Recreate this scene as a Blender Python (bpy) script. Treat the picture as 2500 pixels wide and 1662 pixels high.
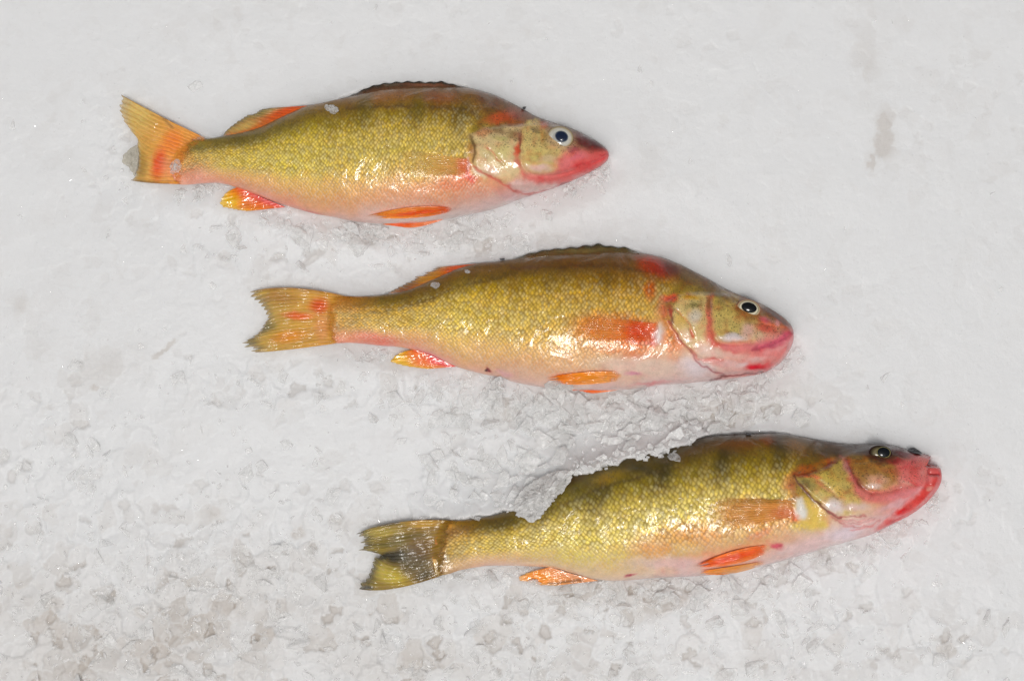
import bpy, math, random
import numpy as np
from mathutils import Vector

random.seed(7)
rng = np.random.default_rng(11)
SC = bpy.context.scene
for o in list(bpy.data.objects):
    bpy.data.objects.remove(o)
COL = SC.collection

# ------------------------------------------------------------------ units
# working unit: one photo pixel = 0.2 mm on the ice (a 240 mm perch is 1200 px long)
S = 0.0002
CX, CY = 1250.0, 831.0
CAMZ = 4167.0            # camera height in the same unit (60 mm lens)

# ------------------------------------------------------------------ camera, sky, sun, exposure
cam = bpy.data.cameras.new('camera')
cam.lens = 60.0
cam.sensor_width = 36.0
cam.clip_start = 0.01
cam.clip_end = 100.0
cam_o = bpy.data.objects.new('camera', cam)
cam_o.location = (0, 0, CAMZ * S)
cam_o.rotation_euler = (0, 0, 0)
COL.objects.link(cam_o)
SC.camera = cam_o

SUN_EL, SUN_AZ = 77.0, 188.0       # high, from the near side (bottom of the picture)
w = bpy.data.worlds.new('World')
SC.world = w
w.use_nodes = True
nt = w.node_tree
nt.nodes.clear()
sky = nt.nodes.new('ShaderNodeTexSky')
sky.sky_type = 'NISHITA'
sky.sun_disc = False
sky.sun_elevation = math.radians(SUN_EL)
sky.sun_rotation = math.radians(SUN_AZ)
sky.dust_density = 6.0
sky.air_density = 1.0
hs = nt.nodes.new('ShaderNodeHueSaturation')     # thin overcast: the blue is washed out
hs.inputs['Saturation'].default_value = 0.12
bg = nt.nodes.new('ShaderNodeBackground')
bg.inputs['Strength'].default_value = 0.055
wo = nt.nodes.new('ShaderNodeOutputWorld')
nt.links.new(sky.outputs['Color'], hs.inputs['Color'])
nt.links.new(hs.outputs['Color'], bg.inputs['Color'])
nt.links.new(bg.outputs['Background'], wo.inputs['Surface'])

sun = bpy.data.lights.new('sun', 'SUN')
sun.energy = 1.5
sun.angle = math.radians(12.0)
sun.color = (1.0, 0.97, 0.93)
sun_o = bpy.data.objects.new('sun', sun)
d = Vector((math.sin(math.radians(SUN_AZ)) * math.cos(math.radians(SUN_EL)),
            math.cos(math.radians(SUN_AZ)) * math.cos(math.radians(SUN_EL)),
            math.sin(math.radians(SUN_EL))))
sun_o.rotation_euler = d.to_track_quat('Z', 'Y').to_euler()
sun_o.location = d * 3
COL.objects.link(sun_o)

SC.view_settings.view_transform = 'Standard'
SC.view_settings.look = 'None'
SC.view_settings.exposure = 0.0
SC.view_settings.gamma = 1.0
SC.view_settings.use_curve_mapping = False

SC.render.engine = 'CYCLES'
cy = SC.cycles
cy.use_denoising = True
try:
    cy.denoiser = 'OPENIMAGEDENOISE'
    cy.denoising_input_passes = 'RGB_ALBEDO_NORMAL'
except Exception:
    pass
cy.max_bounces = 10
cy.transparent_max_bounces = 24
cy.caustics_reflective = False
cy.caustics_refractive = False
cy.sample_clamp_indirect = 6.0


# ------------------------------------------------------------------ small numeric tools
def h2(ix, iy, seed):
    ix = ix.astype(np.int64); iy = iy.astype(np.int64)
    n = (ix * 374761393 + iy * 668265263 + seed * 1442695041) & 0xFFFFFFFF
    n = ((n ^ (n >> 13)) * 1274126177) & 0xFFFFFFFF
    n = ((n ^ (n >> 16)) * 2246822519) & 0xFFFFFFFF
    n = n ^ (n >> 15)
    return (n & 0xFFFFFF) / float(0xFFFFFF)


def vnoise(x, y, seed=0):
    ix = np.floor(x); iy = np.floor(y)
    fx = x - ix; fy = y - iy
    fx = fx * fx * fx * (fx * (fx * 6 - 15) + 10)
    fy = fy * fy * fy * (fy * (fy * 6 - 15) + 10)
    a = h2(ix, iy, seed); b = h2(ix + 1, iy, seed)
    c = h2(ix, iy + 1, seed); e = h2(ix + 1, iy + 1, seed)
    return (a + (b - a) * fx) * (1 - fy) + (c + (e - c) * fx) * fy


def fbm(x, y, seed=0, octv=4, gain=0.5):
    s = 0; a = 1.0; t = 0
    for k in range(octv):
        s = s + a * vnoise(x * 2 ** k + 17.3 * k, y * 2 ** k - 9.1 * k, seed + k)
        t += a; a *= gain
    return s / t                       # 0..1


def facets(x, y, cell, seed):
    """broken-plate pattern: nearest jittered cell -> (random of the cell, tilted plane in the cell, distance to border)"""
    gx = np.floor(x / cell); gy = np.floor(y / cell)
    best = np.full(x.shape, 1e9); sec = np.full(x.shape, 1e9)
    bdx = np.zeros(x.shape); bdy = np.zeros(x.shape)
    bi = np.zeros(x.shape); bj = np.zeros(x.shape)
    for i in (-1, 0, 1):
        for j in (-1, 0, 1):
            cxi = gx + i; cyj = gy + j
            px = (cxi + h2(cxi, cyj, seed)) * cell
            py = (cyj + h2(cxi, cyj, seed + 5)) * cell
            dx = x - px; dy = y - py
            dd = dx * dx + dy * dy
            m = dd < best
            sec = np.where(m, best, np.minimum(sec, dd))
            best = np.where(m, dd, best)
            bdx = np.where(m, dx, bdx); bdy = np.where(m, dy, bdy)
            bi = np.where(m, cxi, bi); bj = np.where(m, cyj, bj)
    r = h2(bi, bj, seed + 11)
    ang = h2(bi, bj, seed + 12) * 2 * math.pi
    mag = h2(bi, bj, seed + 13)
    plane = (np.cos(ang) * bdx + np.sin(ang) * bdy) / cell * mag
    return r, plane, (np.sqrt(sec) - np.sqrt(best)) / cell


def sstep(a, b, x):
    t = np.clip((x - a) / (b - a), 0, 1)
    return t * t * (3 - 2 * t)


def pchip(x, y, xq):
    x = np.asarray(x, float); y = np.asarray(y, float)
    h = np.diff(x); dl = np.diff(y) / h
    n = len(x); m = np.zeros(n)
    for i in range(1, n - 1):
        if dl[i - 1] * dl[i] > 0:
            w1 = 2 * h[i] + h[i - 1]; w2 = h[i] + 2 * h[i - 1]
            m[i] = (w1 + w2) / (w1 / dl[i - 1] + w2 / dl[i])
    m[0] = dl[0]; m[-1] = dl[-1]
    k = np.clip(np.searchsorted(x, xq) - 1, 0, n - 2)
    t = (xq - x[k]) / h[k]
    t = np.clip(t, 0, 1)
    return ((2 * t**3 - 3 * t**2 + 1) * y[k] + (t**3 - 2 * t**2 + t) * h[k] * m[k]
            + (-2 * t**3 + 3 * t**2) * y[k + 1] + (t**3 - t**2) * h[k] * m[k + 1])


def seg_dist(px, py, poly):
    """distance to an open polyline and the fraction along it"""
    poly = np.asarray(poly, float)
    best = np.full(px.shape, 1e9); frac = np.zeros(px.shape)
    L = np.r_[0, np.cumsum(np.hypot(*np.diff(poly, axis=0).T))]
    for k in range(len(poly) - 1):
        ax, ay = poly[k]; bx, by = poly[k + 1]
        vx, vy = bx - ax, by - ay
        ll = vx * vx + vy * vy + 1e-9
        t = np.clip(((px - ax) * vx + (py - ay) * vy) / ll, 0, 1)
        dd = np.hypot(px - ax - t * vx, py - ay - t * vy)
        m = dd < best
        best = np.where(m, dd, best)
        frac = np.where(m, (L[k] + t * math.sqrt(ll)) / L[-1], frac)
    return best, frac


def poly_sd(px, py, poly):
    """signed distance to a polygon, negative inside"""
    poly = np.asarray(poly, float)
    dd, _ = seg_dist(px, py, np.vstack([poly, poly[:1]]))
    ins = np.zeros(px.shape, bool)
    n = len(poly)
    for k in range(n):
        ax, ay = poly[k]; bx, by = poly[(k + 1) % n]
        c = ((ay > py) != (by > py)) & (px < (bx - ax) * (py - ay) / (by - ay + 1e-12) + ax)
        ins ^= c
    return np.where(ins, -dd, dd)


def smooth_line(pts, n=8):
    """Catmull-Rom through the points"""
    p = np.asarray(pts, float)
    if len(p) < 3:
        return p
    q = np.vstack([2 * p[0] - p[1], p, 2 * p[-1] - p[-2]])
    out = []
    for k in range(1, len(q) - 2):
        for t in np.linspace(0, 1, n, endpoint=False):
            a, b, c, e = q[k - 1], q[k], q[k + 1], q[k + 2]
            out.append(0.5 * (2 * b + (c - a) * t + (2 * a - 5 * b + 4 * c - e) * t * t + (3 * b - a - 3 * c + e) * t**3))
    out.append(p[-1])
    return np.array(out)


def srgb(c):
    c = np.asarray(c, float) / 255.0
    return np.where(c <= 0.04045, c / 12.92, ((c + 0.055) / 1.055) ** 2.4)


# measuring frames: details were measured on enlargements of the photograph
FR = {'A': (250, 150, 3.4846), 'B': (850, 150, 3.37), 'C': (560, 560, 3.37), 'D': (1250, 560, 3.2315),
      'E': (820, 1030, 2.949), 'F': (1600, 1030, 3.1453), 'a': (1100, 180, 5.2275), 'b': (1560, 640, 5.2275),
      'c': (1900, 1050, 4.9786), '.': (0, 0, 1.0)}


def q(fr, *pts):
    """points of frame fr in photo pixels"""
    ox, oy, k = FR[fr]
    return np.array([(ox + x / k, oy + y / k) for x, y in pts], float)


def to_scene(px, py, z):
    """true position of what is seen at photo pixel (px,py) and stands z above the ice datum"""
    k = 1 - z / CAMZ
    return (px - CX) * k, (CY - py) * k


# ------------------------------------------------------------------ mesh tools
def mesh_from(name, verts, faces, mat, smooth=True, colors=None, attrs=None, uv=None):
    """verts in px units"""
    verts = np.asarray(verts, np.float64) * S
    me = bpy.data.meshes.new(name)
    faces = np.asarray(faces)
    nf, k = faces.shape
    me.vertices.add(len(verts))
    me.vertices.foreach_set('co', verts.astype(np.float32).ravel())
    me.loops.add(nf * k)
    me.loops.foreach_set('vertex_index', faces.astype(np.int32).ravel())
    me.polygons.add(nf)
    me.polygons.foreach_set('loop_start', np.arange(0, nf * k, k, dtype=np.int32))
    me.polygons.foreach_set('loop_total', np.full(nf, k, np.int32))
    me.update(calc_edges=True)
    me.polygons.foreach_set('use_smooth', np.full(nf, bool(smooth)))
    if colors is not None:
        a = me.color_attributes.new('pigment', 'FLOAT_COLOR', 'POINT')
        c4 = np.ones((len(verts), 4), np.float32); c4[:, :3] = colors
        a.data.foreach_set('color', c4.ravel())
    for nm, val in (attrs or {}).items():
        a = me.attributes.new(nm, 'FLOAT', 'POINT')
        a.data.foreach_set('value', np.asarray(val, np.float32).ravel())
    if uv is not None:
        l = me.uv_layers.new(name='surface')
        l.data.foreach_set('uv', np.asarray(uv, np.float32)[faces.ravel()].ravel())
    me.materials.append(mat)
    me.validate()
    return me


def link(name, me, parent=None):
    o = bpy.data.objects.new(name, me)
    COL.objects.link(o)
    if parent is not None:
        o.parent = parent
    return o


def tag(o, label=None, cat=None, group=None, kind=None):
    if label: o['label'] = label
    if cat: o['category'] = cat
    if group: o['group'] = group
    if kind: o['kind'] = kind
    return o


def grid_faces(nr, nc, wrap=False):
    r = np.arange(nr - 1)[:, None]
    c = np.arange(nc if wrap else nc - 1)[None, :]
    c2 = (c + 1) % nc
    a = r * nc + c; b = r * nc + c2
    e = (r + 1) * nc + c2; f = (r + 1) * nc + c
    return np.stack([a, b, e, f], -1).reshape(-1, 4)


# ------------------------------------------------------------------ material tools
class Nodes:
    def __init__(self, name):
        self.m = bpy.data.materials.new(name)
        self.m.use_nodes = True
        self.t = self.m.node_tree
        self.t.nodes.clear()
        self.out = self.t.nodes.new('ShaderNodeOutputMaterial')

    def n(self, kind, **kw):
        nd = self.t.nodes.new('ShaderNode' + kind)
        for k, v in kw.items():
            if k.startswith('_'):
                setattr(nd, k[1:], v)
        return nd

    def set(self, sock, v):
        if hasattr(v, 'is_output'):
            self.t.links.new(v, sock)
        else:
            sock.default_value = v

    def math(self, op, a, b=0.0, clamp=False):
        nd = self.n('Math', _operation=op, _use_clamp=clamp)
        self.set(nd.inputs[0], a); self.set(nd.inputs[1], b)
        return nd.outputs[0]

    def vmath(self, op, a, b=(0, 0, 0)):
        nd = self.n('VectorMath', _operation=op)
        self.set(nd.inputs[0], a); self.set(nd.inputs[1], b)
        return nd.outputs['Value'] if op == 'DOT_PRODUCT' else nd.outputs[0]

    def ramp(self, x, a, b):
        nd = self.n('MapRange', _interpolation_type='SMOOTHSTEP', _clamp=True)
        self.set(nd.inputs['Value'], x)
        nd.inputs['From Min'].default_value = a; nd.inputs['From Max'].default_value = b
        return nd.outputs['Result']

    def mix(self, f, a, b, mode='MIX'):
        nd = self.n('MixRGB', _blend_type=mode)
        self.set(nd.inputs[0], f); self.set(nd.inputs[1], a); self.set(nd.inputs[2], b)
        return nd.outputs[0]

    def noise(self, vec, scale, detail=3.0, rough=0.55, dist=0.0):
        nd = self.n('TexNoise')
        self.set(nd.inputs['Vector'], vec)
        nd.inputs['Scale'].default_value = scale; nd.inputs['Detail'].default_value = detail
        nd.inputs['Roughness'].default_value = rough; nd.inputs['Distortion'].default_value = dist
        return nd.outputs['Fac'] if 'Fac' in nd.outputs else nd.outputs[0]

    def attr(self, name, col=False):
        nd = self.n('Attribute', _attribute_name=name, _attribute_type='GEOMETRY')
        return nd.outputs['Color' if col else 'Fac']

    def bump(self, height, dist, strength=1.0, normal=None):
        nd = self.n('Bump')
        nd.inputs['Strength'].default_value = strength
        nd.inputs['Distance'].default_value = dist
        self.set(nd.inputs['Height'], height)
        if normal is not None:
            self.set(nd.inputs['Normal'], normal)
        return nd.outputs[0]

    def principled(self, **kw):
        nd = self.n('BsdfPrincipled')
        for k, v in kw.items():
            self.set(nd.inputs[k.replace('_', ' ')], v)
        return nd.outputs[0]

    def finish(self, shader):
        self.t.links.new(shader, self.out.inputs['Surface'])
        return self.m


def mat_ground():
    N = Nodes('packed_ice')
    oc = N.n('TexCoord').outputs['Object']
    tint = N.attr('clear')  # beige share: clear ice plus soft shade painted near the fish
    n1 = N.noise(oc, 90.0, 5.0, 0.6, 0.6)
    n2 = N.noise(oc, 420.0, 4.0, 0.6)
    n3 = N.noise(oc, 1500.0, 2.0, 0.5)
    v = N.math('ADD', tint, N.math('MULTIPLY', N.math('SUBTRACT', n1, 0.5), 0.13))
    v = N.math('ADD', v, N.math('MULTIPLY', N.math('SUBTRACT', n2, 0.5), 0.16), True)
    col = N.mix(v, (0.805, 0.812, 0.822, 1), (0.58, 0.535, 0.495, 1))
    hgt = N.math('ADD', N.math('MULTIPLY', n2, 0.6), N.math('MULTIPLY', n3, 0.25))
    bp = N.bump(hgt, 0.0009, 0.35)
    sh = N.principled(Base_Color=col, Roughness=0.40, IOR=1.31, Normal=bp,
                      Subsurface_Weight=0.8, Subsurface_Radius=(1.0, 1.0, 1.0), Subsurface_Scale=0.010)
    return N.finish(sh)


def mat_clear_ice(name='clear_ice', body=(0.84, 0.84, 0.85), op_lo=0.30, op_hi=0.75, rough=0.12):
    N = Nodes(name)
    oc = N.n('TexCoord').outputs['Object']
    n1 = N.noise(oc, 260.0, 4.0, 0.6, 0.5)
    n2 = N.noise(oc, 1100.0, 3.0, 0.6)
    bp = N.bump(N.math('ADD', n1, N.math('MULTIPLY', n2, 0.4)), 0.0008, 0.5)
    lw = N.n('LayerWeight'); lw.inputs['Blend'].default_value = 0.35
    op = N.math('ADD', N.math('MULTIPLY', N.ramp(n1, 0.3, 0.7), op_hi - op_lo), op_lo)
    op = N.math('ADD', op, N.math('MULTIPLY', lw.outputs['Facing'], 0.35), True)
    pr = N.principled(Base_Color=(*body, 1), Roughness=rough, IOR=1.31, Normal=bp)
    tr = N.n('BsdfTransparent')
    tr.inputs['Color'].default_value = (0.985, 0.985, 0.98, 1)
    mx = N.n('MixShader')
    N.set(mx.inputs[0], op)
    N.t.links.new(tr.outputs[0], mx.inputs[1]); N.t.links.new(pr, mx.inputs[2])
    return N.finish(mx.outputs[0])


def mat_skin(name, sx, sy):
    """wet perch skin: pigment from the body, scales as a diamond lattice of small tilted domes"""
    N = Nodes(name)
    uvn = N.n('UVMap', _uv_map='surface').outputs[0]
    oc = N.n('TexCoord').outputs['Object']
    sc = N.attr('scaly')
    pig = N.attr('pigment', True)
    wet = N.attr('wet')
    # lattice
    mp = N.n('Mapping')
    mp.inputs['Scale'].default_value = (1 / sx, 1 / sy, 1)
    wob = N.noise(uvn, 0.02, 2.0)
    uv2 = N.vmath('ADD', uvn, N.vmath('MULTIPLY', N.vmath('SUBTRACT', N.n_noisecol(uvn, 0.03), (0.5, 0.5, 0.5)), (9, 9, 0)))
    N.set(mp.inputs['Vector'], uv2)
    rot = N.n('VectorRotate', _rotation_type='Z_AXIS')
    N.set(rot.inputs['Vector'], mp.outputs[0]); rot.inputs['Angle'].default_value = math.radians(45)
    vo = N.n('TexVoronoi', _voronoi_dimensions='2D', _feature='F1')
    N.set(vo.inputs['Vector'], rot.outputs[0]); vo.inputs['Scale'].default_value = 1.0
    vo.inputs['Randomness'].default_value = 0.46
    dist = vo.outputs['Distance']
    delta = N.vmath('SUBTRACT', rot.outputs[0], vo.outputs['Position'])
    rnd = N.vmath('SUBTRACT', vo.outputs['Color'], (0.5, 0.5, 0.5))
    tilt = N.vmath('DOT_PRODUCT', N.vmath('MULTIPLY', delta, (1, 1, 0)), rnd)
    lean = N.vmath('DOT_PRODUCT', delta, (-0.35, 0.35, 0.0))
    dome = N.math('SUBTRACT', 1.0, N.math('MULTIPLY', N.math('MULTIPLY', dist, dist), 1.6))
    hgt = N.math('ADD', dome, N.math('ADD', N.math('MULTIPLY', tilt, 1.1), lean))
    hgt = N.math('MULTIPLY', hgt, sc)
    # pigment modulation; pale flecks also paint in specular glints on the scales
    gap = N.math('MULTIPLY', N.ramp(dist, 0.16, 0.62), N.math('ADD', 0.32, N.math('MULTIPLY', N.noise(uvn, 0.022, 3.0), 0.75)), True)
    sep = N.n('SeparateColor'); N.set(sep.inputs[0], vo.outputs['Color'])
    lum = N.math('ADD', 0.78, N.math('MULTIPLY', sep.outputs[0], 0.55))
    bright = N.mix(1.0, pig, N.comb(lum), 'MULTIPLY')
    bright = N.mix(N.math('MULTIPLY', N.math('MULTIPLY', N.ramp(sep.outputs[1], 0.25, 1.0), 0.46), N.math('SUBTRACT', 1.0, N.attr('dots'), True)), bright, (0.84, 0.77, 0.46, 1))
    dark = N.mix(1.0, pig, (0.50, 0.44, 0.32, 1), 'MULTIPLY')
    dark = N.mix(N.attr('pale'), dark, N.mix(0.45, pig, (0.82, 0.66, 0.52, 1)))
    bright = N.mix(N.attr('pale'), bright, pig)
    scl = N.mix(gap, bright, dark)
    base = N.mix(sc, pig, scl)
    # fine mottling and pigment dots
    m1 = N.noise(oc, 260.0, 4.0, 0.65)
    m2 = N.noise(oc, 1400.0, 3.0, 0.6)
    mot = N.math('ADD', 0.53, N.math('ADD', N.math('MULTIPLY', m1, 0.52), N.math('MULTIPLY', m2, 0.42)))
    base = N.mix(1.0, base, N.comb(mot), 'MULTIPLY')
    dots = N.math('MULTIPLY', N.ramp(m2, 0.53, 0.66), N.attr('dots'))
    base = N.mix(N.math('MULTIPLY', dots, 0.8), base, (0.05, 0.045, 0.02, 1))
    # wet film
    f1 = N.noise(oc, 75.0, 3.0, 0.5, 1.0)
    f2 = N.noise(oc, 520.0, 3.0, 0.6, 0.8)
    film = N.math('ADD', f1, N.math('MULTIPLY', f2, 0.09))
    nb = N.bump(N.math('ADD', hgt, N.math('MULTIPLY', m2, 0.25)), 0.00042, 0.42)
    cb = N.bump(film, 0.0030, 0.5)
    cb = N.bump(hgt, 0.00042, 0.05, cb)
    cw = N.math('MULTIPLY', N.math('ADD', 0.35, N.math('MULTIPLY', N.ramp(f1, 0.40, 0.58), 0.65)), wet, True)
    nd = N.n('BsdfPrincipled')
    for k, v in {'Base Color': base, 'Roughness': 0.42, 'IOR': 1.34, 'Normal': nb,
                 'Metallic': N.math('MULTIPLY', sc, 0.10),
                 'Subsurface Weight': 0.04, 'Subsurface Scale': 0.001,
                 'Coat Weight': cw, 'Coat Roughness': 0.09, 'Coat IOR': 1.48, 'Coat Normal': cb}.items():
        N.set(nd.inputs[k], v)
    nd.inputs['Subsurface Radius'].default_value = (1.0, 0.45, 0.3)
    return N.finish(nd.outputs[0])


def _noisecol(self, vec, scale):
    nd = self.n('TexNoise')
    self.set(nd.inputs['Vector'], vec)
    nd.inputs['Scale'].default_value = scale
    nd.inputs['Detail'].default_value = 1.0
    return nd.outputs['Color']


def _comb(self, f):
    nd = self.n('CombineColor')
    for k in range(3):
        self.set(nd.inputs[k], f)
    return nd.outputs[0]


Nodes.n_noisecol = _noisecol
Nodes.comb = _comb


def mat_fin(name, alpha_scale=1.0, rough=0.3, coat=1.0, raymix=0.5):
    N = Nodes(name)
    uvn = N.n('UVMap', _uv_map='surface').outputs[0]
    oc = N.n('TexCoord').outputs['Object']
    pig = N.attr('pigment', True)
    al = N.attr('opacity')
    sep = N.n('SeparateXYZ'); N.set(sep.inputs[0], uvn)
    wob = N.math('MULTIPLY', N.noise(oc, 100.0, 3.0), 1.6)
    ph = N.math('MULTIPLY', N.math('ADD', sep.outputs[0], wob), 2 * math.pi)
    ray = N.math('ADD', 0.5, N.math('MULTIPLY', N.math('COSINE', ph), 0.5))        # 1 on a fin ray
    ray2 = N.math('POWER', ray, 2.0)
    n1 = N.noise(oc, 700.0, 3.0, 0.6)
    dark = N.mix(1.0, pig, (0.55, 0.45, 0.30, 1), 'MULTIPLY')
    base = N.mix(N.math('MULTIPLY', ray2, raymix), pig, dark)
    base = N.mix(1.0, base, N.comb(N.math('ADD', 0.85, N.math('MULTIPLY', n1, 0.5))), 'MULTIPLY')
    hgt = N.math('ADD', N.math('MULTIPLY', ray, 1.0), N.math('MULTIPLY', n1, 0.4))
    nb = N.bump(hgt, 0.0004, 0.4)
    film = N.noise(oc, 110.0, 2.0, 0.5, 1.0)
    cb = N.bump(film, 0.0016, 0.5)
    cb = N.bump(hgt, 0.0003, 0.10, cb)
    nd = N.n('BsdfPrincipled')
    for k, v in {'Base Color': base, 'Roughness': rough, 'IOR': 1.4, 'Normal': nb,
                 'Coat Weight': coat, 'Coat Roughness': 0.05, 'Coat IOR': 1.5, 'Coat Normal': cb,
                 'Subsurface Weight': 0.15, 'Subsurface Scale': 0.001}.items():
        N.set(nd.inputs[k], v)
    tr = N.n('BsdfTransparent')
    N.set(tr.inputs['Color'], N.mix(N.math('MULTIPLY', N.math('MULTIPLY', al, al), 0.25), (1, 1, 1, 1), pig))
    mx = N.n('MixShader')
    op = N.math('MULTIPLY', al, N.math('ADD', 0.72, N.math('MULTIPLY', ray, 0.28)), True)
    N.set(mx.inputs[0], N.math('MULTIPLY', op, alpha_scale, True))
    N.t.links.new(tr.outputs[0], mx.inputs[1]); N.t.links.new(nd.outputs[0], mx.inputs[2])
    return N.finish(mx.outputs[0])


def mat_eye(name, rough=0.25, coat=1.0):
    N = Nodes(name)
    oc = N.n('TexCoord').outputs['Object']
    pig = N.attr('pigment', True)
    n1 = N.noise(oc, 900.0, 3.0, 0.6)
    base = N.mix(1.0, pig, N.comb(N.math('ADD', 0.82, N.math('MULTIPLY', n1, 0.36))), 'MULTIPLY')
    cb = N.bump(N.noise(oc, 300.0, 2.0), 0.0006, 0.2)
    nd = N.n('BsdfPrincipled')
    for k, v in {'Base Color': base, 'Roughness': rough, 'IOR': 1.15, 'Coat Weight': coat,
                 'Coat Roughness': 0.04, 'Coat IOR': 1.34, 'Coat Normal': cb,
                 'Subsurface Weight': 0.05, 'Subsurface Scale': 0.001}.items():
        N.set(nd.inputs[k], v)
    return N.finish(nd.outputs[0])


def mat_speck():
    N = Nodes('dark_grit')
    oc = N.n('TexCoord').outputs['Object']
    n1 = N.noise(oc, 1200.0, 3.0, 0.6)
    c = N.mix(n1, (0.03, 0.03, 0.035, 1), (0.16, 0.16, 0.17, 1))
    return N.finish(N.principled(Base_Color=c, Roughness=0.6, Coat_Weight=0.15, Coat_Roughness=0.2))


M_GROUND = mat_ground()
M_CLEAR = mat_clear_ice('clear_ice', (0.93, 0.93, 0.93), 0.22, 0.60, 0.07)
M_FLAKE = mat_clear_ice('thin_flake_ice', (0.82, 0.81, 0.80), 0.16, 0.46, 0.10)
M_CHUNK = mat_clear_ice('grey_chunk_ice', (0.86, 0.85, 0.84), 0.40, 0.78, 0.08)
M_WEDGE = mat_clear_ice('olive_wedge_ice', (0.60, 0.56, 0.47), 0.45, 0.75, 0.12)
M_SKIN_FINE = mat_skin('perch_skin_fine', 6.4, 8.8)
M_SKIN_MID = mat_skin('perch_skin_medium', 7.2, 9.6)
M_SKIN_COARSE = mat_skin('perch_skin_coarse', 8.4, 11.2)
M_FIN = mat_fin('fin_membrane')
M_TAIL = mat_fin('tail_membrane', 1.0, 0.5, 0.22, 0.66)
M_PECT = mat_fin('pectoral_membrane', 1.0, 0.3, 0.8, 0.36)
def mat_glint():
    N = Nodes('clear_crystal')
    fr = N.n('Fresnel'); fr.inputs['IOR'].default_value = 1.6
    tr = N.n('BsdfTransparent'); tr.inputs['Color'].default_value = (.99, .99, .99, 1)
    gl = N.n('BsdfGlossy'); gl.inputs['Roughness'].default_value = 0.04
    mx = N.n('MixShader')
    geo = N.n('NewGeometry')
    N.set(mx.inputs[0], N.math('MULTIPLY', fr.outputs[0], N.math('SUBTRACT', 1.0, geo.outputs['Backfacing'])))
    N.t.links.new(tr.outputs[0], mx.inputs[1]); N.t.links.new(gl.outputs[0], mx.inputs[2])
    return N.finish(mx.outputs[0])


M_GLINT = mat_glint()
M_EYE = mat_eye('eye_white')
M_PUPIL = mat_eye('pupil_black', 0.15, 1.0)
M_SPECK = mat_speck()


# ------------------------------------------------------------------ painting pigment onto a surface
def paint(px, py, col, ops, warp=6.0, seed=3):
    """ops in photo pixels; edges are roughened by a small random warp so no mark is a clean stroke"""
    wx = px + warp * (fbm(px / 16, py / 16, seed, 3) - 0.5) * 2
    wy = py + warp * (fbm(px / 16, py / 16, seed + 9, 3) - 0.5) * 2
    for op in ops:
        k = op[0]
        if k == 'e':          # soft ellipse: frame, cx, cy, rx, ry, angle, colour, strength
            _, fr, cx, cyy, rx, ry, ang, c, a = op
            (x0, y0), = q(fr, (cx, cyy)); kk = FR[fr][2]
            ca, sa = math.cos(math.radians(ang)), math.sin(math.radians(ang))
            u = ((wx - x0) * ca + (wy - y0) * sa) / (rx / kk)
            v = (-(wx - x0) * sa + (wy - y0) * ca) / (ry / kk)
            m = a * (1 - sstep(0.25, 1.25, np.sqrt(u * u + v * v)))
        elif k == 'p':        # polygon: frame, points, softness px, colour, strength
            _, fr, pts, soft, c, a = op
            sd = poly_sd(wx, wy, smooth_line(list(q(fr, *pts)) + [q(fr, *pts)[0]], 4)[:-1])
            m = a * (1 - sstep(-1.1 * soft, 1.1 * soft, sd))
        elif k == 'l':        # line: frame, points, width px, colour, strength
            _, fr, pts, wd, c, a = op
            dd, _f = seg_dist(wx, wy, smooth_line(q(fr, *pts), 5))
            m = a * np.exp(-(dd / (1.05 * wd)) ** 2)
        else:
            continue
        cc = srgb(c)
        col = col + (cc - col) * m[..., None]
    return col


def relief(px, py, ops):
    """height offsets in px: grooves (line) and raised plates (polygon), ellipse bumps"""
    h = np.zeros(px.shape)
    for op in ops:
        if op[0] == 'l':
            _, fr, pts, wd, dep = op
            dd, fc = seg_dist(px, py, smooth_line(q(fr, *pts), 5))
            h += .95 * dep * np.exp(-(dd / wd) ** 2) * np.clip(np.minimum(fc, 1 - fc) * 10 + 0.25, 0, 1)
        elif op[0] == 'p':
            _, fr, pts, soft, dep = op
            pp = q(fr, *pts)
            sd = poly_sd(px, py, smooth_line(list(pp) + [pp[0]], 4)[:-1])
            h += dep * (1 - sstep(-soft, 0.35 * soft, sd))
        elif op[0] == 'e':
            _, fr, cx, cyy, rx, ry, ang, dep = op
            (x0, y0), = q(fr, (cx, cyy)); kk = FR[fr][2]
            ca, sa = math.cos(math.radians(ang)), math.sin(math.radians(ang))
            u = ((px - x0) * ca + (py - y0) * sa) / (rx / kk)
            v = (-(px - x0) * sa + (py - y0) * ca) / (ry / kk)
            h += dep * np.exp(-(u * u + v * v) * 1.4)
    return h


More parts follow.
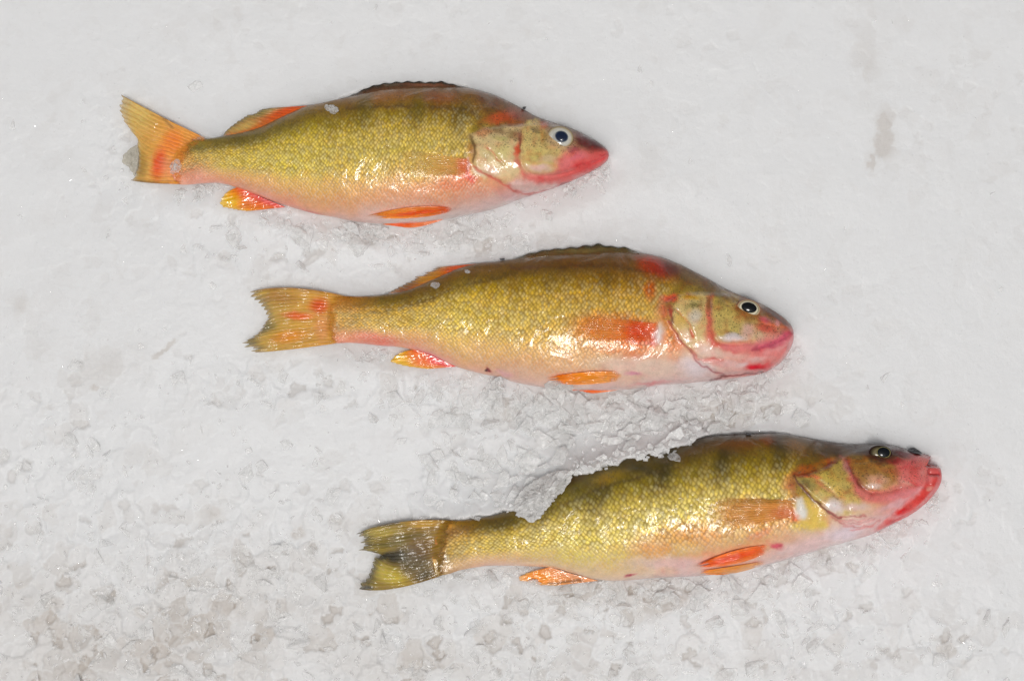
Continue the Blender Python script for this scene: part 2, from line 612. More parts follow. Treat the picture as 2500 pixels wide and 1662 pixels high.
class Fish:
    ZC = 24.0

    def __init__(self, label, top, bottom, p0, p1, bmax, thick, apex, base, ops, rel, mat,
                 scaly_edge, notch=None, wet=1.0, bare=()):
        self.root = bpy.data.objects.new('perch', None)
        self.root.empty_display_size = 0.02
        COL.objects.link(self.root)
        p0 = np.asarray(p0, float); p1 = np.asarray(p1, float)
        mid = (p0 + p1) / 2
        k = 1 - self.ZC / CAMZ
        self.ox, self.oy = to_scene(mid[0], mid[1], 0.0)
        self.root.location = (self.ox * S, self.oy * S, 0)
        tag(self.root, label, 'fish', 'yellow perch laid on the ice')
        ax = (p1 - p0); L = np.hypot(*ax); ax = ax / L
        nrm = np.array([-ax[1], ax[0]])           # pointing down in the picture
        def fn(pts):
            a = (pts - p0) @ ax; h = (pts - p0) @ nrm
            keep = [0]
            for i in range(1, len(a)):
                if a[i] > a[keep[-1]] + 0.8:
                    keep.append(i)
            return a[keep], h[keep]
        ta, th = fn(top); ba, bh = fn(bottom)
        a0 = max(ta[0], ba[0]); a1 = min(ta[-1], ba[-1])
        n_main, n_end = 520, 60
        tt = np.r_[0.02 * np.linspace(0, 1, 16, endpoint=False) ** 2, np.linspace(0.02, 0.96, n_main, endpoint=False),
                   0.96 + 0.04 * (1 - (1 - np.linspace(0, 1, n_end)) ** 2)]
        a = a0 + (a1 - a0) * tt
        hT = pchip(ta, th, a); hB = pchip(ba, bh, a)
        gap = np.maximum(hB - hT, 0.4); mm = (hT + hB) / 2
        hT, hB = mm - gap / 2, mm + gap / 2
        hd = gap / 2
        s = tt
        bp = bmax * pchip(*zip(*thick), s)
        b = bp * np.sqrt(1 - np.exp(-(hd / (0.62 * bp + 1e-6)) ** 2))
        nf = 190
        g = (1 - np.cos(np.linspace(0, np.pi, nf))) / 2
        fa = pchip(*zip(*apex), s)
        pw = np.log(0.5) / np.log(fa)
        f_up = g[None, :] ** (1 / pw[:, None])
        nlow = 26
        gl = (1 - np.cos(np.linspace(np.pi, 0, nlow + 2)[1:-1])) / 2
        f_lo = gl[None, :] ** (1 / pw[:, None])
        zt = np.sqrt(np.clip(1 - np.abs(2 * g - 1) ** 2.15, 0, 1))[None, :] * b[:, None]
        zl = -0.75 * np.sqrt(np.clip(1 - np.abs(2 * gl - 1) ** 2.0, 0, 1))[None, :] * b[:, None]
        F = np.concatenate([f_up, f_lo], 1)
        Z = np.concatenate([zt, zl], 1) + self.ZC
        H = hT[:, None] * (1 - F) + hB[:, None] * F
        A = np.repeat(a[:, None], F.shape[1], 1)
        PX = p0[0] + ax[0] * A + nrm[0] * H
        PY = p0[1] + ax[1] * A + nrm[1] * H          # photo pixels at silhouette height
        X = (PX - CX) * k; Y = (CY - PY) * k
        # where each point is seen in the photo
        VX = CX + X / (1 - Z / CAMZ); VY = CY - Y / (1 - Z / CAMZ)
        up = np.zeros(F.shape); up[:, :nf] = sstep(0.0, 0.35, zt / (b[:, None] + 1e-6))
        Z = Z + relief(VX, VY, rel) * up
        # gentle muscle unevenness
        Z = Z + up * (fbm(VX / 70, VY / 70, 21, 3) - 0.5) * 5.0
        if notch is not None:
            sd = poly_sd(VX, VY, notch)
            Z = Z - (1 - sstep(-5, 2, sd)) * 90.0
        # pigment
        nodes = sorted(base)
        fg = np.linspace(0, 1, 26)
        cols = np.array([[[np.interp(x_, [f_ for f_, _c in base[n_]], [srgb(c_)[ch_] for _f, c_ in base[n_]]) for ch_ in range(3)]
                          for x_ in fg] for n_ in nodes])
        fs = np.array([fg for n_ in nodes])
        si = np.interp(s, nodes, np.arange(len(nodes)))
        lo = np.clip(si.astype(int), 0, len(nodes) - 2); fr_ = si - lo
        col = np.zeros(F.shape + (3,))
        wav = np.clip(F, 0, 1) ** 0.84 + (fbm(VX / 60, VY / 60, 5, 3) - 0.5) * 0.10
        for i in range(len(s)):
            for ch in range(3):
                c0 = np.interp(wav[i], fs[lo[i]], cols[lo[i], :, ch])
                c1 = np.interp(wav[i], fs[lo[i] + 1], cols[lo[i] + 1, :, ch])
                col[i, :, ch] = c0 * (1 - fr_[i]) + c1 * fr_[i]
        col = paint(VX, VY, col, ops)
        # blotchy unevenness of the pigment itself
        col = col * (0.86 + 0.28 * fbm(VX / 34, VY / 34, 31, 4))[..., None]
        headm = 1 - sstep(-6, 10, poly_sd(VX, VY, q(*scaly_edge)))
        hn = fbm(VX / 9, VY / 9, 33, 4) - .5; hn2 = fbm(VX / 15, VY / 15, 36, 4) - .5
        amp = 0.35 + 0.65 * headm
        mx_ = col.max(-1); satur = np.clip((mx_ - col.min(-1)) / (mx_ + 1e-6) * 1.6 - .25, 0.04, 1)
        col = col * (1 + (amp * hn * .6)[..., None] + (amp * satur * np.minimum(hn2 * .9, .02))[..., None] * np.array([.1, .95, .9]))
        lum_ = col.mean(-1, keepdims=True)
        gsm = (.25 * np.exp(-((F - .45) / .17) ** 2) * (1 - headm))[..., None]
        col = col * (1 - gsm) + srgb((214, 194, 116)) * gsm
        col = col * (1 + headm[..., None] * np.array([.05, -.03, .02]))
        lum_ = col.mean(-1, keepdims=True)
        col = np.clip(lum_ + (col - lum_) * (1.07 + .02 * headm[..., None] + .10 * (1 - sstep(.15, .4, F))[..., None]), 0.003, 1) * (1.33 - .20 * headm + (.16 * (1 - sstep(.1, .3, F)) + .80 * np.exp(-((F - .40) / .19) ** 2)) * (1 - headm))[..., None] * (1 + ((1 - sstep(.3, .6, F)) * (1 - headm))[..., None] * np.array([.07, -.02, -.10]))
        col = col / (1 + np.clip(col.max(-1, keepdims=True) - .72, 0, 2) * 1.0)
        # scales: none on the head
        sd = poly_sd(VX, VY, q(*scaly_edge))
        scaly = sstep(-6, 10, sd) * sstep(0.0, 0.05, F) * (1 - 0.85 * sstep(0.86, 0.98, F))
        scaly = scaly * sstep(0.0, 0.03, s)[:, None]
        for fr_b, cx_b, cy_b, rx_b, ry_b in bare:
            (x_b, y_b), = q(fr_b, (cx_b, cy_b)); kk_b = FR[fr_b][2]
            scaly = scaly * sstep(.7, 1.3, np.hypot((VX - x_b) / (rx_b / kk_b), (VY - y_b) / (ry_b / kk_b)))
        thin = 1 - 0.92 * (1 - sstep(0.04, 0.30, F))
        scaly = scaly * thin
        dots = np.clip((1 - sstep(0.35, 0.75, F)) * (0.35 + 0.65 * (1 - scaly)), 0, 1) * (1 - sstep(0.955, 0.99, s))[:, None]
        # surface coordinates in px for the scale lattice
        dep = (hB - hT)
        V = (F - 0.5) * (0.45 * dep.max() + 0.55 * dep)[:, None]
        uv = np.stack([A, V], -1).reshape(-1, 2)
        verts = np.stack([X - self.ox, Y - self.oy, Z], -1)
        nc = F.shape[1]
        faces = grid_faces(len(s), nc, wrap=True)
        verts = verts.reshape(-1, 3)
        # close the two ends
        c0 = verts[:nc].mean(0); c1 = verts[-nc:].mean(0)
        n0 = len(verts)
        verts = np.vstack([verts, c0, c1])
        j = np.arange(nc); j2 = (j + 1) % nc
        cap0 = np.stack([np.full(nc, n0), j2, j, j], -1)
        lastr = (len(s) - 1) * nc
        colr = col.reshape(-1, 3)
        colr = np.vstack([colr, colr[0], colr[lastr]])
        ext = lambda v: np.r_[v.reshape(-1), v.reshape(-1)[0], v.reshape(-1)[lastr]]
        uv = np.vstack([uv, uv[0], uv[lastr]])
        wetv = np.full(F.shape, wet)
        me = mesh_from('body', verts, faces, mat, True, colr,
                       {'scaly': ext(scaly), 'dots': ext(dots), 'wet': ext(wetv), 'pale': ext(sstep(.60, .82, F))}, uv)
        self.body = link('body', me, self.root)
        self.vx, self.vy, self.z = VX[:, :nf].ravel(), VY[:, :nf].ravel(), Z[:, :nf].ravel()
        self.outline = np.vstack([np.stack([PX[:, 0], PY[:, 0]], -1)[::6], np.stack([PX[:, nf - 1], PY[:, nf - 1]], -1)[::-6]])
        self.topline = np.stack([PX[:, 0], PY[:, 0]], -1)[::8]
        self.botline = np.stack([PX[:, nf - 1], PY[:, nf - 1]], -1)[::8]
        self.fin_polys = []

    def zat(self, x, y):
        i = np.argmin((self.vx - x) ** 2 + (self.vy - y) ** 2)
        return self.z[i] if np.hypot(self.vx[i] - x, self.vy[i] - y) < 9 else 8.0

    def zmap(self, x, y, default=8.0):
        """height of the skin under many points"""
        key = {}
        gx = np.floor(self.vx / 6).astype(int); gy = np.floor(self.vy / 6).astype(int)
        if not hasattr(self, '_zg'):
            self._zg = {}
            for u, v, zz in zip(gx, gy, self.z):
                if zz > self._zg.get((u, v), -99):
                    self._zg[(u, v)] = zz
        return np.array([self._zg.get((int(a // 6), int(b // 6)), default) for a, b in zip(np.ravel(x), np.ravel(y))]).reshape(np.shape(x))

    def fin(self, name, fr, rows, rays, zb, zt, ops, base_c, tip_c, op_b=1.0, op_t=0.8, jag=0.06, jag_f=1.0,
            mat=None, hug=None, ripple=1.6, nv=44, per=5, seed=1, label=None, ray_z=0.25, edge=None, soft_edge=False, over=False, sharp=False):
        """rows: polylines from the fin base to its edge, all listed in the same order along the fin"""
        nt_ = rays * per + 1
        t = np.linspace(0, 1, nt_)
        R = []
        for r in rows:
            p = smooth_line(q(fr, *r), 6) if (len(r) > 2 and not (sharp and r is rows[-1])) else q(fr, *r)
            L = np.r_[0, np.cumsum(np.hypot(*np.diff(p, axis=0).T))]; L /= L[-1]
            R.append(np.stack([np.interp(t, L, p[:, 0]), np.interp(t, L, p[:, 1])], -1))
        R = np.array(R)
        v = np.linspace(0, 1, nv)
        rr = np.random.default_rng(seed)
        lens = 1 - jag * (0.5 * vnoise(t * rays * 0.5 * jag_f, t * 0, seed) + 0.8 * vnoise(t * rays * jag_f, t * 0 + 4, seed + 2) * 0.9)
        lens = lens - jag * 0.4 * (0.5 - 0.5 * np.cos(2 * np.pi * rays * t))
        lens = lens + (1 - np.quantile(lens, .93))
        VV = v[:, None] * lens[None, :]
        if len(rows) == 2:
            P = R[0][None] * (1 - VV[..., None]) + R[1][None] * VV[..., None]
        else:
            W = VV[..., None]
            P = R[0][None] * 2 * (W - 0.5) * (W - 1) + R[1][None] * -4 * W * (W - 1) + R[2][None] * 2 * W * (W - 0.5)
        PX, PY = P[..., 0], P[..., 1]
        if hug is None:
            Z = zb + (zt - zb) * v[:, None] + 0 * PX
        else:
            zz = self.zmap(PX, PY, 12.0)
            for _ in range(14):
                zp = np.pad(zz, 1, mode='edge')
                zz = (zp[:-2, 1:-1] + zp[2:, 1:-1] + zp[1:-1, :-2] + zp[1:-1, 2:] + 2 * zz) / 6
            Z = zz + hug * (0.6 + 1.0 * np.sin(np.pi * np.clip(v, 0, 1) * 0.9))[:, None]
        grow = sstep(0.0, 0.25, v)[:, None]
        Z = Z + grow * (ray_z * np.cos(2 * np.pi * rays * t)[None, :] + ripple * (fbm(PX / 28, PY / 28, seed + 40, 3) - 0.5) * 4)
        col = srgb(base_c)[None, None] * (1 - v[:, None, None] ** 1.2) + srgb(tip_c)[None, None] * v[:, None, None] ** 1.2 + 0 * P[..., :1]
        col = paint(PX, PY, col, ops, 3.0, seed + 60)
        lm = col.mean(-1, keepdims=True); col = np.clip(lm + (col - lm) * 1.10, .003, 1) * 1.15
        col = col * (0.82 + 0.36 * fbm(np.tile(t * rays * 1.3, (nv, 1)), v[:, None] * 3 + 0 * PX, seed + 70, 3))[..., None]
        if edge is not None:
            m = sstep(0.80, 0.97, v)[:, None] * edge[1]
            col = col + (srgb(edge[0]) - col) * m[..., None]
        op = (op_b + (op_t - op_b) * v[:, None]) + 0 * PX
        op = op * (1 - 0.45 * sstep(0.86, 1.0, v)[:, None] * (fbm(PX / 7, PY / 7, seed + 90, 2)))
        if over:
            zz = self.zmap(PX, PY, 0.0)
            for _ in range(6):
                zp = np.pad(zz, 1, mode='edge')
                zz = (zp[:-2, 1:-1] + zp[2:, 1:-1] + zp[1:-1, :-2] + zp[1:-1, 2:] + 2 * zz) / 6
            Z = np.maximum(Z, zz + 1.6)
            op = op * sstep(0.0, 0.15, v[:, None] + 0.12 * (fbm(PX / 11, PY / 11, seed + 97, 3) - .5))
        if hug is not None and not soft_edge:
            op = op * sstep(0.0, 0.30, v[:, None] + 0.2 * (fbm(PX / 9, PY / 9, seed + 98, 3) - .5))
        if soft_edge:
            tw = t[None, :] + 0.10 * (fbm(PX / 14, PY / 14, seed + 95, 3) - .5)
            vw = v[:, None] + 0.45 * (fbm(PX / 10, PY / 10, seed + 96, 3) - .5)
            op = op * sstep(0, .08, tw) * (1 - sstep(.80, 1.0, tw)) * (1 - .85 * sstep(.45, 1.0, vw)) * sstep(0, .06, v)[:, None]
        kx = 1 - Z / CAMZ
        X = (PX - CX) * kx - self.ox; Y = (CY - PY) * kx - self.oy
        thick = 1.3
        top = np.stack([X, Y, Z + thick / 2], -1).reshape(-1, 3)
        bot = np.stack([X, Y, Z - thick / 2], -1).reshape(-1, 3)
        n = len(top)
        f1 = grid_faces(nv, nt_)
        f2 = f1[:, ::-1] + n
        def strip(idx):
            a_, b_ = idx[:-1], idx[1:]
            return np.stack([a_, a_ + n, b_ + n, b_], -1)
        ii = np.arange(n).reshape(nv, nt_)
        fs = np.vstack([f1, f2, strip(ii[0]), strip(ii[-1][::-1]), strip(ii[:, 0][::-1]), strip(ii[:, -1])])
        uv = np.stack([np.tile(t * rays, (nv, 1)), np.tile(v[:, None], (1, nt_))], -1).reshape(-1, 2)
        me = mesh_from(name, np.vstack([top, bot]), fs, mat or M_FIN, True,
                       np.vstack([col.reshape(-1, 3)] * 2), {'opacity': np.r_[op.ravel(), op.ravel()]}, np.vstack([uv, uv]))
        o = link(name, me, self.root)
        if label: o['label'] = label
        self.fin_polys.append(np.vstack([P[0, ::4], P[::6, -1], P[-1, ::-4], P[::-6, 0]]))
        return o

    def cap(self, name, cx, cyy, rx, ry, ang, z, h, tilt, ring, mat, parent):
        """a dome: ring is a list of (radius 0..1, colour); tilt leans it towards the fish's back"""
        nr, na = 26, 56
        rr = np.linspace(0, 1, nr); aa = np.linspace(0, 2 * np.pi, na, endpoint=False)
        Rr, Aa = np.meshgrid(rr, aa, indexing='ij')
        u = Rr * np.cos(Aa) * rx; v_ = Rr * np.sin(Aa) * ry
        ca, sa = math.cos(math.radians(ang)), math.sin(math.radians(ang))
        px = cx + u * ca - v_ * sa; py = cyy + u * sa + v_ * ca
        zz = z + h * np.sqrt(np.clip(1 - Rr ** 2 * 0.96, 0, 1)) - h * 0.2 + (py - cyy) * math.tan(math.radians(tilt))
        c = np.stack([np.interp(Rr, [r for r, _ in ring], [srgb(k_)[ch] for _, k_ in ring]) for ch in range(3)], -1)
        kx = 1 - zz / CAMZ
        X = (px - CX) * kx - self.ox; Y = (CY - py) * kx - self.oy
        verts = np.stack([X, Y, zz], -1).reshape(-1, 3)
        # skirt going into the head
        sk = np.stack([X[-1], Y[-1], zz[-1] - 16], -1)
        verts = np.vstack([verts, sk])
        faces = grid_faces(nr + 1, na, wrap=True)
        cc = np.vstack([c.reshape(-1, 3), c[-1]])
        me = mesh_from(name, verts, faces[:, ::-1], mat, True, cc)
        return link(name, me, parent)


# ================================================================== FISH 1 (topmost)
f1 = Fish(
    'yellow perch with big white-ringed eye and raised tail lobe, topmost of the three fish',
    np.vstack([q('A', (575, 900), (590, 830), (640, 760), (720, 705), (800, 668), (900, 658), (1030, 637), (1200, 603), (1330, 563), (1500, 483),
                 (1620, 428), (1740, 378), (1900, 347), (2080, 308)),
               q('B', (150, 262), (330, 228), (600, 215), (850, 214), (960, 216), (1080, 240), (1200, 276), (1330, 336),
                 (1450, 400), (1540, 450), (1640, 488), (1720, 514), (1850, 558), (1960, 610), (2050, 663), (2110, 710), (2140, 750), (2147, 778))]),
    np.vstack([q('A', (575, 900), (578, 960), (620, 1035), (700, 1050), (850, 1040), (950, 1034), (1050, 1046), (1150, 1075), (1250, 1112), (1400, 1170),
                 (1550, 1222), (1700, 1268), (1850, 1305), (1950, 1322)),
               q('B', (20, 1310), (100, 1322), (300, 1336), (550, 1330), (750, 1306), (900, 1280), (1050, 1250), (1200, 1215),
                 (1350, 1160), (1500, 1105), (1700, 1040), (1850, 980), (2000, 908), (2095, 850), (2138, 805), (2147, 778))]),
    q('A', (575, 900))[0], q('B', (2147, 778))[0], 104.0,
    [(0, .015), (.03, .05), (.06, .13), (.15, .34), (.3, .62), (.5, .93), (.65, 1.0), (.8, .93), (.9, .66), (1, .34)],
    [(0, .5), (.3, .54), (.6, .57), (.8, .60), (1, .55)],
    {0.0: [(0, (190, 150, 76)), (.3, (206, 140, 72)), (.55, (220, 140, 84)), (.75, (228, 140, 104)), (.9, (230, 150, 115)), (1, (225, 160, 130))],
     0.07: [(0, (110, 98, 50)), (.3, (132, 116, 58)), (.55, (200, 160, 86)), (.75, (226, 158, 118)), (.9, (230, 150, 125)), (1, (225, 170, 155))],
     0.12: [(0, (92, 84, 45)), (.28, (108, 96, 46)), (.5, (186, 165, 66)), (.7, (222, 190, 92)), (.88, (230, 160, 110)), (1, (228, 165, 150))],
     0.28: [(0, (112, 86, 48)), (.2, (104, 92, 40)), (.42, (158, 146, 52)), (.65, (206, 184, 72)), (.85, (230, 178, 100)), (1, (236, 160, 138))],
     0.48: [(0, (106, 76, 42)), (.14, (104, 78, 34)), (.3, (132, 116, 44)), (.52, (168, 150, 64)), (.70, (208, 172, 82)), (.86, (232, 160, 110)), (1, (226, 198, 192))],
     0.70: [(0, (104, 78, 50)), (.14, (104, 72, 30)), (.30, (112, 92, 36)), (.52, (166, 146, 58)), (.70, (212, 164, 78)), (.86, (234, 152, 118)), (1, (222, 200, 196))],
     0.80: [(0, (112, 84, 62)), (.16, (118, 84, 58)), (.32, (150, 92, 58)), (.52, (196, 180, 120)), (.72, (214, 190, 140)), (.88, (226, 176, 162)), (1, (222, 204, 200))],
     0.92: [(0, (84, 58, 48)), (.16, (110, 80, 52)), (.32, (150, 120, 78)), (.52, (196, 160, 120)), (.72, (216, 110, 104)), (.88, (208, 84, 82)), (1, (200, 120, 112))],
     1.0: [(0, (86, 40, 40)), (.16, (104, 42, 42)), (.32, (140, 48, 50)), (.52, (186, 66, 66)), (.72, (206, 76, 76)), (.88, (200, 74, 74)), (1, (160, 70, 66))]},
    [  # body marks
        ('l', 'B', [(0, 385), (300, 372), (600, 372), (900, 395), (1080, 450)], 5.0, (74, 52, 30), .7),
        ('e', 'B', 330, 290, 260, 70, -5, (128, 82, 40), .5), ('e', 'B', 760, 300, 220, 70, 5, (120, 68, 38), .6),
        ('e', 'B', 560, 450, 80, 260, 8, (88, 78, 26), .7), ('e', 'B', 900, 540, 100, 300, 12, (72, 58, 18), .75),
        ('e', 'B', 130, 420, 90, 280, 8, (84, 76, 26), .6),
        ('e', 'A', 1150, 690, 420, 60, -12, (92, 84, 36), .5), ('e', 'A', 800, 760, 190, 75, 8, (86, 84, 46), .65),
        ('e', 'A', 610, 900, 60, 120, 0, (226, 128, 92), .6),
        ('e', 'B', 900, 900, 180, 90, 15, (226, 92, 60), .8), ('e', 'B', 860, 1010, 220, 70, -10, (236, 120, 80), .6),
        ('e', 'B', 985, 870, 34, 80, 5, (206, 60, 54), .9), ('e', 'B', 1010, 960, 60, 34, 25, (214, 50, 60), .8),
        ('e', 'B', 990, 850, 16, 60, 0, (240, 214, 214), .8),
        ('e', 'B', 960, 660, 60, 110, 10, (84, 64, 24), .6), ('e', 'B', 1000, 720, 45, 60, 0, (150, 90, 40), .6),
        ('e', 'A', 1780, 1285, 100, 20, 12, (204, 110, 110), .8),
        ('e', 'B', 320, 655, 20, 16, 30, (24, 22, 18), 1.0),
        ('e', 'B', 500, 1260, 420, 60, 0, (238, 214, 208), .7), ('e', 'B', 1150, 1170, 240, 60, -17, (236, 196, 192), .6),
        # head
        ('p', 'a', [(240, 780), (500, 700), (860, 660), (960, 700), (905, 900), (900, 1200), (720, 1400), (540, 1330), (300, 1330), (270, 1150), (305, 980)], 8, (208, 190, 140), .85),
        ('e', 'a', 640, 560, 260, 90, -10, (176, 84, 58), .8), ('e', 'a', 840, 500, 160, 90, 10, (150, 100, 84), .6),
        ('e', 'a', 620, 740, 130, 60, 0, (100, 72, 44), .7), ('e', 'a', 800, 790, 110, 90, 0, (116, 90, 48), .7),
        ('e', 'a', 420, 760, 150, 60, -10, (180, 104, 62), .6), ('e', 'a', 650, 840, 120, 40, 10, (150, 160, 92), .6),
        ('e', 'a', 660, 1000, 130, 120, 40, (216, 206, 136), .8), ('e', 'a', 430, 1010, 110, 130, 0, (206, 192, 134), .7),
        ('e', 'a', 520, 1250, 130, 80, 30, (236, 206, 180), .7), ('e', 'a', 360, 1250, 80, 70, 0, (238, 226, 196), .7),
        ('l', 'a', [(470, 950), (560, 1040), (640, 1130)], 2.0, (190, 110, 80), .7),
        ('l', 'a', [(960, 690), (905, 790), (885, 900), (870, 1000)], 6.0, (120, 62, 44), .85),
        ('e', 'a', 850, 980, 48, 110, 0, (206, 84, 54), .9), ('e', 'a', 860, 1130, 50, 100, 0, (214, 110, 90), .7),
        ('p', 'a', [(930, 640), (1010, 600), (1130, 600), (1220, 700), (1240, 880), (1400, 980), (1440, 1080), (1330, 1240), (1180, 1270), (1010, 1250), (925, 1180), (915, 1000), (925, 850)], 7, (204, 186, 120), .95),
        ('e', 'a', 1030, 650, 80, 60, 0, (214, 196, 120), .7), ('e', 'a', 1080, 1030, 150, 100, 10, (196, 186, 108), .6),
        ('e', 'a', 1130, 1210, 200, 60, 4, (238, 206, 190), .9), ('e', 'a', 1250, 1100, 160, 60, 0, (226, 206, 170), .5),
        ('e', 'a', 1180, 800, 60, 150, 0, (170, 130, 70), .7), ('e', 'a', 1200, 650, 70, 60, 20, (186, 92, 62), .7),
        ('p', 'a', [(860, 1150), (905, 1210), (990, 1290), (1150, 1310), (1400, 1280), (1420, 1060), (1600, 990), (2000, 960), (2020, 1060), (1860, 1260), (1500, 1420), (1200, 1390), (960, 1340)], 12, (220, 106, 100), .82),
        ('l', 'a', [(1950, 1070), (1800, 1130), (1620, 1180), (1480, 1190)], 5, (176, 56, 60), .6), ('e', 'a', 1640, 1060, 140, 60, -15, (228, 140, 138), .6), ('e', 'a', 1450, 1150, 140, 120, 0, (222, 128, 124), .8), ('e', 'a', 1750, 1230, 160, 60, -25, (200, 70, 70), .7),
        ('e', 'a', 1600, 1330, 300, 40, -22, (220, 112, 106), .8),
        ('p', 'a', [(740, 1420), (900, 1380), (1150, 1420), (1320, 1400), (1300, 1450), (1050, 1510), (880, 1490)], 8, (236, 208, 196), .95),
        ('l', 'a', [(300, 1180), (400, 1250), (540, 1340), (700, 1420), (860, 1510), (1030, 1530), (1250, 1490)], 3.5, (196, 96, 84), .8),
        ('e', 'a', 1500, 660, 300, 50, 22, (84, 60, 36), .7), ('e', 'a', 1100, 720, 70, 50, 0, (92, 84, 56), .7), ('l', 'a', [(245, 800), (300, 930), (318, 1010), (285, 1120)], 4, (84, 60, 34), .8), ('e', 'a', 1720, 860, 270, 140, 25, (92, 26, 34), .92), ('e', 'a', 1560, 960, 130, 60, 20, (150, 60, 76), .8),
        ('e', 'a', 1860, 880, 190, 70, 30, (70, 28, 32), .8), ('e', 'a', 1600, 1080, 120, 40, -10, (196, 92, 104), .6),
        ('e', 'a', 1400, 810, 210, 175, 5, (190, 172, 130), .8),
        ('l', 'a', [(2020, 1010), (1985, 1040), (1900, 1040)], 2.5, (150, 40, 46), .6),
        ('l', 'a', [(1950, 1190), (1800, 1280), (1600, 1370), (1400, 1440)], 3.0, (116, 44, 46), .75),
    ],
    [  # relief
        ('l', 'a', [(960, 660), (905, 780), (905, 1000), (905, 1150), (950, 1230), (1030, 1285), (1200, 1305), (1400, 1285), (1650, 1210)], 5, -5.0),
        ('e', 'a', 1120, 1180, 300, 100, 3, 9.0),
        ('p', 'a', [(240, 780), (500, 680), (960, 640), (1300, 640), (1700, 760), (2020, 960), (2020, 1060), (1860, 1280), (1300, 1500), (1030, 1530), (860, 1500), (700, 1410), (540, 1330), (420, 1270), (320, 1230), (280, 1120), (310, 1000)], 9, 6.0),
        ('l', 'a', [(480, 960), (560, 1040), (700, 1180)], 4, -3.0), ('e', 'a', 660, 1010, 120, 150, 40, 5.0),
        ('l', 'a', [(470, 700), (700, 640), (900, 650)], 6, -3.0),
        ('e', 'a', 1400, 810, 230, 190, 0, 5.0), ('e', 'a', 1640, 1060, 160, 80, -20, 5.0),
        ('l', 'a', [(2020, 1015), (1930, 1090), (1800, 1150)], 3, -3.0),
        ('e', 'a', 1000, 1430, 260, 60, 5, 4.0),
    ],
    M_SKIN_FINE,
    ('B', (1050, 180), (1130, 430), (1010, 560), (1000, 700), (1000, 850), (1090, 980), (1150, 1010), (1300, 1150), (1500, 1200), (2300, 1200), (2300, 180)))

f1.fin('spiny_dorsal_fin', 'B',
       [[(960, 224), (900, 232), (850, 236), (750, 238), (600, 232), (500, 234), (380, 240), (260, 252), (150, 272), (50, 296), (0, 310), (-60, 322)],
        [(962, 213), (895, 198), (850, 186), (757, 160), (690, 163), (600, 150), (500, 147), (380, 157), (258, 174), (150, 208), (48, 262), (0, 284), (-60, 304)]],
       11, 33, 22, [('e', 'B', 640, 195, 260, 16, 2, (128, 84, 62), .8), ('e', 'B', 330, 190, 120, 14, 0, (110, 96, 80), .6)],
       (110, 74, 48), (36, 34, 22), 1.0, .95, .30, .5, sharp=True, seed=3, nv=16, per=8, ripple=1.0, edge=((20, 22, 14), .9))
f1.fin('soft_dorsal_fin', 'A',
       [[(1745, 378), (1620, 440), (1500, 495), (1330, 575), (1200, 615), (1030, 645)],
        [(1400, 400), (1340, 415), (1250, 452), (1170, 492), (1110, 538), (1060, 578), (1025, 632)]],
       13, 32, 14, [('e', 'A', 1560, 430, 220, 50, -22, (226, 96, 48), .95), ('e', 'A', 1330, 440, 140, 40, -20, (150, 140, 78), .6), ('e', 'A', 1200, 560, 150, 40, -20, (216, 190, 116), .7)],
       (214, 112, 56), (170, 156, 100), 1.0, .78, .10, seed=5, edge=((120, 104, 84), .5))
f1.fin('anal_fin', 'A',
       [[(1560, 1240), (1460, 1200), (1350, 1155), (1250, 1110), (1150, 1070)],
        [(1235, 1274), (1120, 1262), (1020, 1240), (1000, 1205), (1020, 1150), (1060, 1110), (1110, 1085)]],
       10, 16, 10, [('e', 'A', 1060, 1190, 130, 90, 0, (236, 196, 50), .9), ('e', 'A', 1400, 1180, 200, 40, 22, (222, 96, 100), .7)],
       (232, 96, 70), (242, 160, 40), 1.0, .9, .10, seed=7, edge=((244, 210, 90), .6))
f1.fin('tail_fin', 'A',
       [[(900, 662), (800, 715), (740, 775), (700, 835), (680, 900), (670, 970), (690, 1045)],
        [(505, 472), (455, 560), (430, 650), (425, 750), (420, 850), (410, 950), (410, 1035)],
        [(150, 278), (138, 350), (150, 430), (190, 525), (240, 590), (295, 645), (300, 720), (312, 800), (300, 900), (278, 985), (235, 1010)]],
       17, 26, 18, [('e', 'A', 600, 690, 110, 130, 20, (230, 126, 60), .8), ('e', 'A', 480, 870, 70, 170, 10, (222, 84, 50), .9), ('e', 'A', 560, 900, 80, 110, 0, (226, 140, 110), .6),
                    ('e', 'A', 290, 450, 190, 150, 40, (222, 192, 116), .9), ('l', 'A', [(160, 285), (330, 345), (450, 420), (600, 570)], 4, (120, 96, 60), .6),
                    ('e', 'A', 330, 900, 60, 160, 0, (166, 132, 62), .8), ('l', 'A', [(240, 1008), (400, 1035), (560, 1045)], 4, (90, 70, 40), .7)],
       (224, 150, 76), (214, 182, 104), 1.35, .74, .08, ripple=.7, seed=9, over=True, sharp=True, mat=M_TAIL, edge=((190, 180, 150), .5))
f1.fin('pelvic_fin', 'B', [[(870, 1207), (872, 1216), (868, 1228)], [(540, 1197), (550, 1240), (560, 1287)], [(170, 1268), (160, 1277), (200, 1285)]], 6, 44, 34,
       [('e', 'B', 560, 1245, 280, 24, -5, (240, 90, 26), .9)], (236, 110, 60), (244, 170, 80), 1.0, .85, .22, seed=11, hug=4.0, label='upper pelvic fin, lying flat against the belly')
f1.fin('pelvic_fin', 'B', [[(800, 1290), (770, 1305), (740, 1318)], [(500, 1322), (520, 1346), (560, 1364)], [(230, 1318), (240, 1338), (330, 1348), (430, 1360)]], 6, 30, 16,
       [('e', 'B', 450, 1340, 160, 20, 0, (238, 100, 36), .9)], (238, 150, 110), (244, 140, 60), 1.0, .82, .22, seed=13, label='lower pelvic fin, half hidden under the belly')
